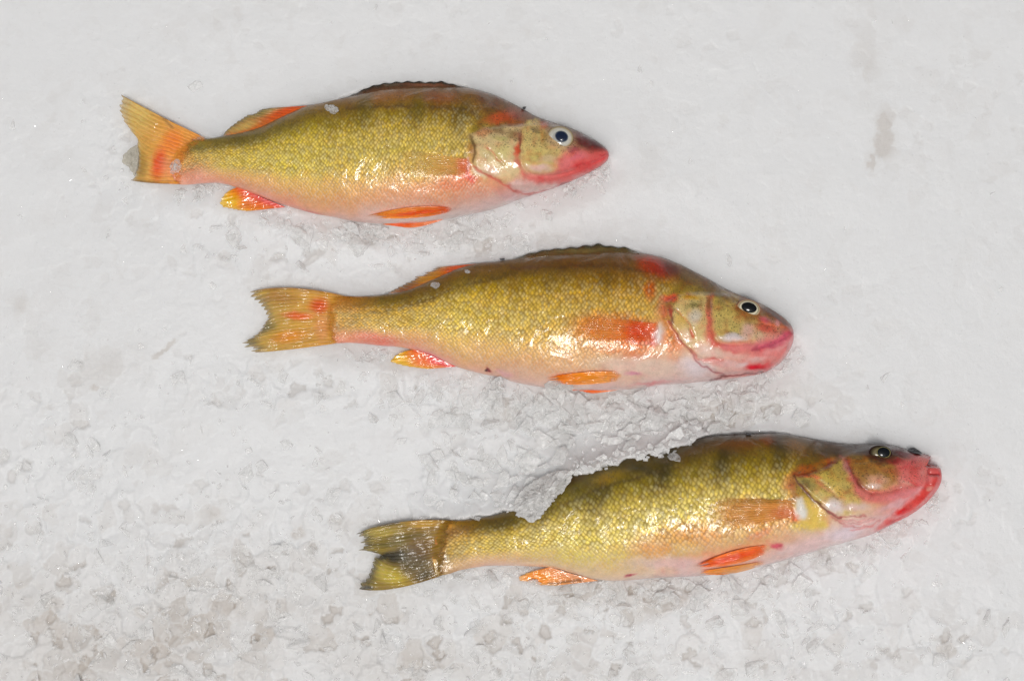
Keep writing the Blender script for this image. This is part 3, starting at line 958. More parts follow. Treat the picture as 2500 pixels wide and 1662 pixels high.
f1.fin('pectoral_fin', 'B', [[(990, 800), (1000, 840), (990, 890), (960, 940)], [(450, 715), (400, 800), (420, 880), (480, 975)]], 11, 0, 0,
       [('e', 'B', 960, 850, 80, 110, 0, (226, 100, 60), .8)], (226, 176, 96), (212, 190, 112), .58, .34, .08, seed=15, hug=2.5, mat=M_PECT, ray_z=1.0, soft_edge=True)
z = f1.zat(1368, 335)
e = f1.cap('eye', 1367.5, 335.5, 33, 27, 8, z + 1, 11, 5, [(0, (150, 152, 150)), (.5, (172, 172, 166)), (.62, (198, 196, 186)), (.80, (196, 190, 176)), (.92, (176, 158, 120)), (1, (130, 100, 62))], M_EYE, f1.root)
f1.cap('pupil', 1371, 333.5, 16.5, 13.5, 20, z + 8.6, 5, 7, [(0, (20, 32, 56)), (.8, (28, 40, 64)), (1, (110, 118, 128))], M_PUPIL, e)

# ================================================================== FISH 2 (middle)
f2 = Fish(
    'golden perch with a red blotch on its nape, middle of the three fish',
    np.vstack([q('C', (792, 740), (800, 640), (830, 570), (900, 548), (1040, 551), (1170, 546), (1300, 531), (1430, 506), (1600, 443), (1750, 374), (1900, 313), (2030, 280), (2200, 264), (2330, 246)),
               q('D', (120, 222), (300, 205), (500, 192), (700, 182), (900, 180), (1000, 186), (1150, 212), (1300, 265), (1450, 340), (1550, 392),
                 (1650, 450), (1750, 500), (1850, 538), (1990, 600), (2100, 665), (2170, 720), (2208, 768), (2219, 820))]),
    np.vstack([q('C', (792, 740), (798, 860), (830, 925), (900, 936), (980, 932), (1100, 941), (1250, 957), (1400, 968), (1540, 996), (1650, 1032), (1800, 1100), (1900, 1140), (2100, 1192), (2250, 1220)),
               q('D', (0, 1200), (150, 1230), (300, 1252), (500, 1266), (700, 1270), (900, 1264), (1050, 1245), (1200, 1226), (1400, 1212), (1540, 1198), (1660, 1188), (1800, 1168), (1960, 1138), (2050, 1098),
                 (2120, 1048), (2180, 965), (2212, 880), (2219, 820))]),
    q('C', (792, 740))[0], q('D', (2219, 820))[0], 102.0,
    [(0, .015), (.03, .06), (.06, .14), (.15, .33), (.3, .60), (.5, .92), (.65, 1.0), (.8, .95), (.92, .72), (1, .52)],
    [(0, .5), (.3, .54), (.6, .58), (.8, .60), (1, .55)],
    {0.0: [(0, (150, 96, 46)), (.3, (160, 112, 54)), (.55, (190, 140, 80)), (.75, (206, 150, 96)), (.9, (220, 140, 100)), (1, (224, 150, 130))],
     0.12: [(0, (86, 72, 32)), (.28, (104, 88, 36)), (.5, (176, 140, 54)), (.7, (216, 176, 84)), (.86, (230, 150, 110)), (1, (226, 160, 150))],
     0.28: [(0, (96, 72, 34)), (.2, (92, 74, 30)), (.42, (158, 138, 44)), (.62, (206, 178, 64)), (.82, (232, 186, 100)), (1, (232, 172, 150))],
     0.48: [(0, (92, 72, 34)), (.14, (86, 66, 28)), (.3, (134, 112, 38)), (.52, (184, 154, 56)), (.70, (220, 174, 84)), (.86, (234, 178, 130)), (1, (228, 196, 186))],
     0.68: [(0, (94, 70, 40)), (.14, (96, 66, 30)), (.30, (128, 96, 34)), (.52, (172, 134, 50)), (.70, (222, 120, 56)), (.85, (238, 206, 168)), (1, (230, 206, 198))],
     0.80: [(0, (104, 78, 52)), (.16, (112, 92, 44)), (.32, (150, 134, 70)), (.52, (196, 176, 110)), (.70, (222, 180, 130)), (.86, (236, 216, 200)), (1, (228, 204, 196))],
     0.92: [(0, (96, 66, 40)), (.16, (120, 92, 48)), (.32, (168, 144, 84)), (.52, (214, 186, 150)), (.70, (214, 116, 110)), (.86, (226, 164, 154)), (1, (216, 130, 122))],
     1.0: [(0, (116, 76, 52)), (.16, (150, 84, 70)), (.32, (196, 96, 92)), (.52, (206, 104, 104)), (.70, (210, 112, 112)), (.86, (222, 140, 132)), (1, (204, 110, 104))]},
    [
        ('l', 'C', [(860, 705), (1200, 690), (1330, 665), (1600, 590), (1900, 480), (2200, 400), (2359, 360)], 5, (70, 56, 26), .7),
        ('l', 'D', [(0, 310), (300, 300), (600, 285), (900, 300), (1050, 335)], 5, (72, 50, 26), .7),
        ('e', 'D', 1150, 300, 190, 110, 20, (124, 34, 16), .95), ('e', 'D', 1260, 310, 100, 60, 40, (70, 26, 20), .8), ('e', 'D', 1080, 260, 120, 70, 15, (150, 60, 36), .6),
        ('e', 'D', 1090, 480, 60, 90, 0, (176, 60, 30), .7), ('e', 'D', 1230, 545, 90, 36, -15, (226, 96, 76), .9),
        ('e', 'D', 740, 410, 85, 240, 8, (80, 58, 18), .5), ('e', 'D', 300, 370, 90, 240, 8, (82, 62, 20), .45), ('e', 'C', 1900, 500, 120, 160, 10, (112, 98, 36), .5),
        ('e', 'D', 850, 770, 420, 130, 6, (232, 104, 36), .8), ('e', 'D', 1000, 830, 180, 110, 0, (214, 62, 34), .85), ('e', 'D', 700, 780, 170, 60, 0, (226, 140, 44), .6),
        ('e', 'D', 900, 960, 340, 60, 8, (236, 140, 90), .6),
        ('e', 'D', 1160, 820, 50, 100, 10, (240, 226, 226), .95), ('e', 'D', 1120, 800, 36, 110, 10, (150, 40, 70), .7), ('e', 'D', 1090, 900, 60, 30, 15, (170, 30, 50), .8),
        ('e', 'D', 1270, 880, 90, 180, -10, (226, 130, 72), .85), ('e', 'D', 1180, 640, 70, 90, 0, (214, 120, 90), .7),
        ('e', 'D', 1000, 1080, 420, 90, 4, (236, 216, 196), .8), ('e', 'D', 1450, 1090, 160, 90, 10, (240, 232, 230), .9),
        ('e', 'D', 960, 1135, 90, 20, 4, (180, 110, 140), .7), ('e', 'D', 1100, 1215, 180, 20, -6, (222, 140, 140), .7),
        ('e', 'C', 1200, 900, 220, 60, 8, (228, 116, 100), .7), ('e', 'C', 2130, 1155, 50, 24, 35, (120, 16, 40), 1.0), ('e', 'C', 2110, 1160, 20, 14, 35, (56, 10, 20), 1.0), ('e', 'C', 2260, 1180, 90, 30, 20, (220, 160, 170), .6),
        ('e', 'C', 1660, 1030, 160, 22, 22, (216, 110, 140), .6),
        # head
        ('p', 'b', [(420, 560), (560, 420), (860, 400), (940, 520), (940, 780), (900, 900), (800, 1000), (640, 1130), (520, 960), (430, 830), (415, 700)], 8, (206, 186, 126), .85),
        ('e', 'b', 640, 440, 170, 50, 8, (190, 150, 44), .8), ('e', 'b', 700, 550, 150, 50, 0, (116, 112, 60), .7), ('e', 'b', 700, 700, 90, 110, 20, (222, 218, 196), .8),
        ('e', 'b', 520, 740, 90, 110, 0, (222, 186, 96), .7), ('e', 'b', 600, 960, 120, 110, 30, (228, 196, 160), .7),
        ('l', 'b', [(460, 590), (560, 690), (640, 820), (700, 960)], 2.0, (206, 140, 96), .7), ('e', 'b', 670, 920, 30, 80, -25, (222, 90, 60), .7),
        ('p', 'b', [(870, 430), (940, 420), (945, 620), (945, 820), (960, 960), (1050, 1030), (1250, 1130), (1150, 1150), (950, 1080), (830, 980), (860, 780), (850, 600)], 7, (196, 92, 80), .85),
        ('e', 'b', 900, 520, 50, 120, 0, (132, 96, 50), .8),
        ('p', 'b', [(960, 460), (1100, 400), (1260, 470), (1240, 640), (1330, 720), (1480, 780), (1480, 900), (1430, 1010), (1200, 1020), (1060, 1010), (970, 930), (950, 780)], 8, (190, 172, 102), .95),
        ('e', 'b', 1080, 480, 150, 100, 0, (140, 124, 62), .6), ('e', 'b', 1190, 960, 200, 60, 0, (238, 232, 226), .95), ('e', 'b', 1380, 880, 120, 130, 0, (228, 190, 174), .8), ('e', 'b', 1150, 860, 110, 50, 0, (214, 204, 120), .6),
        ('p', 'b', [(1240, 470), (1400, 440), (1600, 560), (1600, 660), (1540, 740), (1300, 720), (1220, 620)], 14, (150, 106, 62), .85),
        ('e', 'b', 1100, 450, 200, 60, 20, (98, 84, 40), .7), ('e', 'b', 1350, 430, 220, 40, 22, (84, 60, 34), .7), ('l', 'b', [(400, 620), (415, 700), (430, 780)], 6, (90, 30, 24), .85), ('e', 'b', 1700, 650, 220, 60, 28, (104, 54, 34), .85), ('l', 'b', [(1610, 570), (1700, 660), (1790, 720), (1920, 800)], 5, (76, 40, 24), .7),
        ('e', 'b', 1600, 750, 100, 50, 20, (206, 110, 120), .8), ('e', 'b', 1620, 850, 170, 90, 20, (206, 84, 72), .8), ('e', 'b', 1760, 780, 60, 50, 0, (226, 170, 166), .8),
        ('p', 'b', [(1050, 1020), (1400, 1000), (1700, 960), (1960, 880), (1950, 1000), (1850, 1080), (1600, 1130), (1250, 1150), (1080, 1120)], 12, (212, 122, 122), .8),
        ('l', 'b', [(1960, 900), (1850, 960), (1650, 1060), (1450, 1110)], 5, (160, 60, 76), .7), ('l', 'b', [(1940, 1010), (1800, 1090), (1600, 1160)], 6, (236, 180, 172), .6), ('e', 'b', 1850, 960, 110, 90, 0, (196, 92, 110), .8), ('e', 'b', 1650, 1050, 220, 60, -8, (196, 96, 120), .5),
        ('e', 'b', 900, 1140, 240, 90, 15, (232, 206, 186), .9), ('e', 'b', 1200, 1190, 200, 50, 0, (230, 186, 170), .8), ('e', 'b', 1000, 1270, 220, 60, 12, (226, 150, 144), .7),
        ('e', 'b', 1200, 1310, 220, 60, 10, (236, 200, 190), .9), ('e', 'b', 1550, 1230, 200, 40, -8, (238, 200, 190), .8), ('e', 'b', 1700, 1200, 200, 100, -15, (224, 140, 132), .6),
        ('e', 'b', 1480, 1340, 160, 60, -4, (206, 26, 50), .95), ('e', 'b', 1330, 1310, 80, 40, -20, (240, 222, 216), .8), ('e', 'b', 1620, 1330, 110, 50, -20, (214, 60, 70), .7),
        ('l', 'b', [(370, 760), (470, 900), (560, 1050), (680, 1180), (800, 1300), (950, 1390), (1100, 1430)], 3.0, (150, 70, 74), .75),
        ('l', 'b', [(640, 1110), (780, 1230), (960, 1240), (1060, 1230)], 2.5, (196, 110, 100), .7),
        ('l', 'b', [(900, 1500), (1150, 1440), (1440, 1415), (1600, 1410)], 3.5, (112, 26, 26), .9),
        ('e', 'b', 400, 620, 40, 100, 0, (166, 70, 50), .8),
    ],
    [
        ('l', 'b', [(940, 430), (945, 620), (945, 820), (965, 950), (1060, 1030), (1300, 1040), (1500, 1010)], 5, -5.0),
        ('e', 'b', 1200, 960, 260, 100, 3, 9.0),
        ('p', 'b', [(290, 520), (560, 400), (900, 390), (1300, 420), (1650, 600), (1960, 860), (1950, 1000), (1800, 1300), (1500, 1410), (1100, 1430), (950, 1390), (800, 1300), (680, 1180), (560, 1050), (470, 900), (370, 760)], 9, 6.5),
        ('l', 'b', [(450, 580), (560, 690), (640, 820), (700, 960)], 4, -3.0), ('e', 'b', 700, 740, 110, 190, 15, 5.0),
        ('l', 'b', [(640, 1110), (780, 1230), (960, 1240), (1060, 1230)], 4, -3.0),
        ('l', 'b', [(900, 1500), (1150, 1440), (1440, 1415), (1640, 1400)], 5, -6.0),
        ('e', 'b', 1400, 590, 220, 160, 10, 5.0), ('l', 'b', [(1960, 900), (1850, 960), (1650, 1060), (1450, 1110)], 4, -3.0),
        ('e', 'b', 1500, 1230, 220, 60, -8, 4.0), ('l', 'b', [(1420, 760), (1600, 800), (1900, 850)], 4, -2.0), ('e', 'b', 1640, 750, 140, 40, 25, 3.0),
        ('e', 'D', 1160, 820, 40, 100, 10, 4.0),
    ],
    M_SKIN_MID,
    ('D', (1380, 150), (1330, 420), (1230, 520), (1180, 600), (1180, 720), (1260, 800), (1330, 980), (1330, 1010), (900, 985), (700, 1060), (600, 1300), (2300, 1400), (2300, 150)),
    bare=[('D', 1150, 820, 70, 130)])

f2.fin('spiny_dorsal_fin', 'D',
       [[(1005, 190), (950, 188), (890, 190), (800, 192), (690, 194), (530, 200), (390, 206), (300, 212), (130, 226), (30, 246)],
        [(1000, 182), (945, 152), (885, 126), (800, 124), (690, 98), (530, 121), (390, 139), (300, 150), (125, 192), (30, 232)]],
       9, 33, 22, [('e', 'D', 560, 165, 300, 18, -3, (120, 104, 58), .7)], (104, 80, 42), (70, 66, 36), 1.0, .85, .34, .55, sharp=True, seed=23, nv=16, per=8, ripple=1.0, edge=((30, 30, 20), .85))
f2.fin('soft_dorsal_fin', 'C',
       [[(2030, 284), (1900, 325), (1750, 385), (1600, 455), (1430, 515), (1300, 540)],
        [(1690, 312), (1630, 340), (1550, 385), (1470, 430), (1390, 472), (1305, 525)]],
       13, 32, 14, [('e', 'C', 1850, 320, 200, 40, -16, (222, 92, 44), .9), ('e', 'C', 1640, 390, 160, 50, -22, (206, 150, 50), .8), ('e', 'C', 1450, 480, 120, 50, -20, (130, 92, 66), .7)],
       (200, 110, 48), (190, 150, 76), 1.0, .55, .28, seed=25, edge=((120, 100, 84), .6))
f2.fin('anal_fin', 'C',
       [[(1910, 1125), (1800, 1095), (1700, 1055), (1600, 1015), (1520, 990)],
        [(1620, 1148), (1500, 1136), (1400, 1112), (1340, 1092), (1335, 1065), (1370, 1030), (1430, 1005), (1490, 990)]],
       10, 16, 10, [('e', 'C', 1420, 1070, 120, 80, 0, (240, 190, 60), .9), ('e', 'C', 1750, 1090, 160, 40, 15, (226, 70, 76), .9), ('e', 'C', 1550, 1050, 120, 60, 10, (240, 130, 60), .7)],
       (230, 84, 84), (244, 170, 60), 1.0, .9, .10, seed=27, edge=((244, 214, 80), .6))
f2.fin('tail_fin', 'C',
       [[(960, 548), (920, 600), (900, 660), (890, 740), (890, 820), (900, 885), (930, 930)],
        [(500, 480), (510, 570), (520, 650), (520, 720), (510, 800), (510, 880), (520, 985)],
        [(145, 520), (150, 558), (200, 603), (280, 660), (318, 715), (288, 770), (225, 850), (108, 936), (108, 972), (225, 1012)]],
       18, 26, 20, [('e', 'C', 740, 630, 100, 80, 0, (206, 72, 34), .85), ('e', 'C', 560, 710, 150, 40, 5, (226, 96, 52), .8), ('e', 'C', 420, 560, 200, 70, 5, (176, 130, 66), .8),
                    ('e', 'C', 230, 520, 90, 50, 0, (226, 190, 84), .8), ('e', 'C', 500, 880, 180, 60, -10, (222, 140, 40), .8), ('e', 'C', 320, 800, 90, 50, -20, (130, 120, 70), .8),
                    ('e', 'C', 170, 930, 90, 50, -10, (130, 116, 62), .7), ('e', 'C', 760, 800, 80, 140, 0, (214, 140, 90), .6), ('l', 'C', [(880, 527), (640, 495), (440, 478), (200, 505)], 4, (150, 104, 48), .6)],
       (204, 148, 66), (198, 168, 86), 1.3, .72, .16, .8, ripple=.7, seed=29, over=True, sharp=True, mat=M_TAIL, edge=((110, 100, 66), .5))
f2.fin('pelvic_fin', 'D', [[(850, 1120), (870, 1150), (850, 1190)], [(580, 1124), (590, 1165), (600, 1222)], [(290, 1165), (285, 1178), (330, 1215)]], 7, 44, 34,
       [('e', 'D', 560, 1160, 260, 40, -3, (246, 150, 40), .8)], (240, 170, 100), (246, 140, 40), 1.0, .85, .20, seed=31, hug=4.0, label='upper pelvic fin, its tip under an ice chip')
f2.fin('pelvic_fin', 'D', [[(900, 1215), (890, 1240), (840, 1266)], [(640, 1212), (650, 1252), (670, 1290)], [(400, 1215), (420, 1250), (520, 1280), (620, 1288)]], 7, 34, 18,
       [('e', 'D', 560, 1250, 180, 30, 0, (244, 110, 26), .9)], (238, 150, 100), (244, 110, 30), 1.0, .82, .20, seed=33, label='lower pelvic fin, against the crushed ice')
f2.fin('pectoral_fin', 'D', [[(1160, 735), (1130, 790), (1105, 845), (1095, 890)], [(500, 660), (390, 740), (400, 820), (470, 900)]], 12, 0, 0,
       [('e', 'D', 1000, 800, 150, 110, 0, (226, 84, 44), .9), ('e', 'D', 650, 770, 140, 70, 0, (226, 140, 50), .7)], (234, 128, 60), (228, 172, 86), .72, .40, .10, seed=35, hug=2.5, mat=M_PECT, ray_z=1.0, soft_edge=True)
z = f2.zat(1828, 753)
e = f2.cap('eye', 1827.8, 752.5, 30, 21.5, 14, z + 1, 10, 5, [(0, (190, 180, 160)), (.60, (206, 196, 168)), (.72, (222, 214, 190)), (.80, (150, 140, 110)), (.88, (190, 172, 140)), (.96, (166, 112, 80)), (1, (120, 76, 50))], M_EYE, f2.root)
f2.cap('pupil', 1829, 750.6, 19, 12.5, 14, z + 7.6, 5, 7, [(0, (12, 16, 18)), (.9, (16, 20, 22)), (1, (40, 44, 40))], M_PUPIL, e)

# ================================================================== FISH 3 (lowest)
NOTCH = q('F', (2080, 338), (2100, 302), (2118, 270), (2215, 262), (2215, 343), (2180, 350), (2150, 346), (2110, 346))
f3 = Fish(
    'dark olive perch with gaping pink mouth and black tail blotch, lowest of the three',
    np.vstack([q('E', (690, 960), (700, 860), (730, 770), (790, 712), (950, 702), (1100, 677), (1200, 650), (1290, 612), (1400, 555), (1550, 462), (1700, 372), (1900, 308), (2100, 248), (2250, 206)),
               q('F', (63, 200), (200, 152), (300, 134), (420, 112), (560, 101), (700, 93), (900, 86), (1100, 108), (1300, 145), (1500, 169), (1640, 168), (1770, 172),
                 (1850, 186), (1940, 215), (2050, 244), (2112, 262), (2150, 300), (2178, 345), (2190, 400))]),
    np.vstack([q('E', (690, 960), (690, 1060), (720, 1108), (800, 1095), (900, 1064), (1050, 1038), (1200, 1032), (1400, 1037), (1550, 1044), (1700, 1084), (1850, 1125), (2000, 1140), (2150, 1132), (2300, 1118)),
               q('F', (100, 1188), (200, 1184), (400, 1174), (600, 1152), (800, 1106), (1000, 1052), (1200, 992), (1350, 948), (1500, 906), (1650, 860), (1740, 816), (1830, 772),
                 (1950, 710), (2050, 638), (2130, 556), (2178, 470), (2190, 400))]),
    q('E', (690, 960))[0], q('F', (2190, 400))[0], 112.0,
    [(0, .015), (.03, .06), (.06, .14), (.15, .36), (.3, .66), (.5, .95), (.65, 1.0), (.8, .93), (.92, .66), (1, .42)],
    [(0, .5), (.3, .52), (.6, .53), (.8, .58), (1, .56)],
    {0.0: [(0, (150, 120, 52)), (.3, (130, 84, 40)), (.55, (140, 96, 44)), (.75, (130, 100, 46)), (.9, (140, 112, 52)), (1, (130, 104, 50))],
     0.12: [(0, (84, 68, 26)), (.28, (92, 80, 30)), (.5, (150, 130, 48)), (.7, (206, 176, 84)), (.86, (226, 184, 140)), (1, (224, 186, 170))],
     0.28: [(0, (64, 56, 22)), (.2, (84, 76, 30)), (.42, (128, 118, 44)), (.62, (190, 172, 76)), (.82, (222, 200, 108)), (1, (230, 196, 170))],
     0.48: [(0, (58, 46, 22)), (.14, (72, 60, 22)), (.3, (116, 106, 40)), (.52, (156, 144, 58)), (.70, (206, 176, 88)), (.86, (230, 188, 140)), (1, (224, 200, 194))],
     0.68: [(0, (60, 44, 24)), (.14, (84, 66, 26)), (.30, (122, 108, 38)), (.52, (156, 140, 56)), (.70, (214, 150, 78)), (.86, (234, 196, 162)), (1, (222, 198, 192))],
     0.80: [(0, (66, 46, 30)), (.16, (96, 72, 32)), (.32, (128, 96, 46)), (.52, (178, 156, 90)), (.70, (216, 196, 150)), (.86, (236, 224, 214)), (1, (226, 206, 200))],
     0.92: [(0, (56, 30, 26)), (.16, (88, 56, 36)), (.32, (140, 104, 64)), (.52, (196, 140, 116)), (.70, (208, 104, 100)), (.86, (226, 150, 146)), (1, (214, 120, 116))],
     1.0: [(0, (110, 40, 44)), (.16, (180, 76, 78)), (.32, (214, 100, 98)), (.52, (214, 100, 100)), (.70, (210, 84, 84)), (.86, (206, 74, 70)), (1, (190, 70, 66))]},
    [
        ('e', 'F', 930, 130, 130, 90, 25, (52, 36, 20), .8), ('e', 'F', 520, 300, 80, 230, 12, (54, 48, 18), .85), ('e', 'F', 60, 380, 90, 230, 16, (50, 46, 18), .8), ('e', 'F', 960, 260, 70, 200, 14, (60, 52, 20), .7), ('e', 'E', 1900, 560, 80, 230, 16, (56, 50, 20), .75), ('e', 'E', 1480, 690, 70, 170, 16, (56, 50, 20), .7), ('e', 'F', 640, 170, 220, 50, 0, (104, 72, 34), .6),
        ('e', 'F', 860, 130, 60, 50, 0, (116, 70, 36), .6), ('e', 'F', 1080, 190, 130, 50, 25, (108, 76, 30), .7), ('e', 'F', 530, 460, 60, 110, 10, (86, 80, 36), .6),
        ('e', 'E', 2250, 350, 160, 40, 15, (46, 42, 24), .7), ('e', 'E', 1960, 400, 150, 60, -18, (128, 108, 44), .7), ('e', 'E', 1800, 560, 120, 140, 20, (70, 66, 30), .5), ('e', 'E', 1200, 730, 180, 60, -12, (70, 60, 24), .7), ('e', 'E', 1700, 420, 120, 40, -25, (60, 44, 28), .6),
        ('l', 'E', [(1640, 600), (1900, 480), (2200, 390), (2359, 350)], 5, (60, 50, 24), .6),
        ('e', 'E', 740, 850, 70, 140, 0, (166, 104, 50), .6), ('e', 'E', 780, 740, 90, 40, 0, (190, 140, 60), .7),
        ('e', 'F', 700, 700, 260, 140, 4, (206, 134, 62), .75), ('e', 'F', 300, 860, 320, 110, 4, (228, 150, 86), .7), ('e', 'F', 800, 860, 130, 36, -20, (232, 130, 100), .6), ('e', 'E', 2290, 900, 200, 110, 0, (236, 160, 96), .7),
        ('e', 'F', 1060, 590, 50, 60, 0, (120, 44, 22), .9), ('e', 'F', 1070, 720, 40, 60, 0, (196, 84, 54), .9), ('p', 'F', [(1090, 590), (1140, 590), (1165, 660), (1160, 730), (1120, 745), (1080, 690)], 8, (244, 240, 236), 1.0),
        ('p', 'F', [(1150, 580), (1250, 640), (1330, 800), (1180, 830), (1030, 820), (1100, 760), (1160, 730)], 10, (218, 188, 84), .85),
        ('e', 'F', 1030, 480, 70, 110, 20, (186, 120, 76), .75),
        ('e', 'F', 1150, 950, 400, 60, -14, (234, 208, 202), .7), ('e', 'F', 1450, 850, 170, 70, -10, (236, 224, 226), .9), ('e', 'F', 930, 950, 70, 30, 10, (190, 60, 90), .85),
        ('e', 'E', 2120, 1100, 60, 16, -8, (156, 20, 56), 1.0), ('e', 'F', 100, 1080, 400, 60, 0, (232, 204, 200), .7),
        # head
        ('p', 'c', [(180, 560), (480, 500), (680, 420), (790, 330), (880, 560), (920, 720), (1000, 860), (900, 1000), (720, 1030), (600, 980), (420, 830), (260, 670)], 8, (190, 170, 96), .85),
        ('e', 'c', 330, 470, 180, 70, -15, (166, 92, 50), .8), ('e', 'c', 600, 370, 150, 50, -18, (176, 110, 44), .8), ('l', 'c', [(180, 550), (380, 525), (560, 450), (690, 390)], 5, (124, 44, 24), .85), ('e', 'c', 400, 560, 200, 22, 0, (206, 110, 70), .7),
        ('e', 'c', 340, 650, 110, 70, 35, (118, 108, 62), .8), ('e', 'c', 620, 560, 180, 90, 30, (190, 174, 90), .8), ('e', 'c', 560, 680, 200, 40, 38, (222, 170, 120), .7), ('e', 'c', 720, 740, 110, 60, 35, (216, 184, 96), .7),
        ('e', 'c', 680, 920, 150, 120, 20, (240, 230, 222), .95), ('e', 'c', 520, 800, 120, 50, 40, (214, 200, 130), .7), ('e', 'c', 950, 930, 200, 70, 0, (238, 212, 196), .9),
        ('p', 'c', [(770, 320), (850, 340), (900, 470), (980, 620), (1080, 720), (1230, 740), (1500, 680), (1740, 690), (1500, 830), (1200, 880), (1020, 850), (920, 740), (870, 600), (800, 450)], 10, (206, 112, 108), .85),
        ('l', 'c', [(830, 330), (890, 480), (980, 640), (1080, 720)], 5, (126, 44, 44), .8), ('e', 'c', 810, 440, 50, 110, -20, (176, 130, 120), .6),
        ('p', 'c', [(850, 330), (1050, 330), (1180, 400), (1430, 450), (1450, 620), (1260, 700), (1150, 730), (1040, 660), (930, 520)], 9, (160, 122, 66), .92),
        ('e', 'c', 930, 330, 160, 50, 10, (110, 88, 40), .8), ('e', 'c', 1200, 600, 180, 80, 10, (204, 160, 130), .85), ('e', 'c', 1160, 680, 120, 50, 5, (224, 200, 180), .9), ('e', 'c', 1320, 480, 140, 40, 5, (166, 106, 66), .7),
        ('e', 'c', 1000, 220, 260, 60, 8, (46, 26, 20), .85), ('e', 'c', 1500, 260, 240, 80, 12, (66, 22, 24), .9), ('e', 'c', 1480, 380, 220, 60, 8, (130, 40, 46), .85), ('e', 'c', 1600, 290, 200, 50, 14, (110, 30, 38), .7),
        ('e', 'c', 1240, 280, 190, 130, 8, (56, 26, 18), .9),
        ('p', 'c', [(1440, 430), (1640, 330), (1800, 310), (1830, 500), (1800, 680), (1600, 640), (1470, 640)], 14, (224, 132, 124), .9), ('e', 'c', 1560, 620, 110, 40, 12, (232, 170, 150), .8), ('e', 'c', 1700, 600, 60, 110, -20, (224, 120, 116), .7),
        ('l', 'c', [(1830, 530), (1960, 530)], 4, (160, 24, 30), .95), ('e', 'c', 1890, 480, 90, 40, 5, (206, 96, 92), .8),
        ('l', 'c', [(1830, 330), (1825, 500), (1800, 680), (1700, 660), (1580, 600)], 4, (176, 66, 66), .75), ('l', 'c', [(1470, 460), (1560, 430), (1650, 350)], 5, (190, 80, 84), .6), ('e', 'c', 1640, 520, 70, 130, 10, (206, 84, 78), .6), ('e', 'c', 1750, 450, 40, 130, 5, (236, 160, 150), .6), ('l', 'c', [(1740, 700), (1560, 860), (1400, 1000)], 6, (236, 190, 186), .7), ('e', 'c', 1840, 600, 60, 50, 0, (226, 130, 128), .6), ('e', 'c', 1500, 780, 260, 60, -18, (226, 150, 150), .6), ('e', 'c', 1400, 900, 260, 50, -18, (230, 190, 190), .7),
        ('p', 'c', [(1960, 560), (1900, 700), (1780, 880), (1600, 1040), (1400, 1120), (1180, 1230), (1400, 1020), (1560, 860), (1750, 720)], 8, (206, 76, 68), .92), ('e', 'c', 1510, 1000, 90, 50, -30, (214, 40, 44), .9), ('e', 'c', 1400, 1100, 140, 30, -28, (186, 40, 46), .8), ('e', 'c', 1840, 710, 40, 50, 20, (236, 180, 160), .8),
        ('l', 'c', [(190, 580), (330, 740), (480, 880), (620, 1010), (760, 1060)], 3.6, (92, 40, 38), .9), ('e', 'c', 640, 250, 260, 50, 6, (60, 44, 22), .7), ('e', 'c', 1000, 420, 110, 70, 30, (122, 98, 46), .6),
        ('l', 'c', [(600, 990), (720, 1040), (880, 1055), (1050, 1030)], 2.6, (166, 96, 90), .8), ('l', 'c', [(640, 1050), (780, 1095), (950, 1100), (1120, 1060)], 2.2, (176, 110, 104), .8),
        ('l', 'c', [(700, 1090), (850, 1135), (1000, 1135), (1160, 1080)], 2.2, (176, 110, 104), .8), ('l', 'c', [(800, 1150), (950, 1180), (1080, 1165), (1230, 1100)], 2.2, (190, 126, 120), .8), ('l', 'c', [(870, 1215), (1000, 1205), (1150, 1160)], 2.4, (206, 130, 126), .7),
        ('e', 'c', 950, 1110, 320, 70, -8, (234, 196, 190), .45),
    ],
    [
        ('l', 'c', [(830, 330), (890, 480), (980, 640), (1080, 730), (1230, 750), (1500, 690)], 6, -5.0),
        ('e', 'c', 1180, 590, 230, 130, 10, 6.0),
        ('p', 'c', [(180, 560), (480, 470), (790, 300), (1200, 180), (1800, 300), (1830, 500), (1960, 540), (1900, 720), (1600, 1030), (1200, 1060), (760, 1060), (620, 1010), (480, 880), (330, 740)], 9, 6.5),
        ('l', 'c', [(190, 555), (380, 525), (560, 450), (690, 390)], 5, -4.0), ('l', 'c', [(420, 560), (600, 690), (720, 830)], 5, -3.0), ('e', 'c', 650, 900, 180, 120, 25, 5.0),
        ('l', 'c', [(620, 1010), (720, 1045), (880, 1055), (1050, 1030)], 3, -3.0), ('l', 'c', [(640, 1055), (780, 1097), (950, 1100), (1120, 1060)], 3, -3.0), ('l', 'c', [(700, 1092), (850, 1137), (1000, 1135), (1160, 1080)], 3, -3.0), ('l', 'c', [(800, 1150), (950, 1182), (1080, 1165), (1230, 1100)], 3, -2.5),
        ('l', 'c', [(1740, 700), (1560, 860), (1400, 1000), (1180, 1200)], 5, -4.0), ('l', 'c', [(1830, 470), (1810, 680), (1600, 640)], 5, -4.0), ('l', 'c', [(1830, 530), (1960, 535)], 4, -5.0),
        ('e', 'c', 1640, 480, 170, 150, 0, 5.0), ('e', 'c', 1245, 275, 210, 150, 8, 5.0), ('l', 'c', [(1100, 330), (1200, 390), (1350, 390)], 4, -2.0),
        ('e', 'F', 1120, 660, 40, 80, 0, 5.0),
    ],
    M_SKIN_COARSE,
    ('F', (1200, 60), (1150, 250), (1050, 400), (1010, 500), (1080, 560), (1180, 600), (1330, 820), (1250, 850), (1000, 880), (800, 900), (300, 1010), (0, 1080), (0, 1300), (2300, 1300), (2300, 60)),
    bare=[('F', 1130, 660, 70, 100), ('F', 1230, 720, 110, 120)],
    notch=NOTCH)

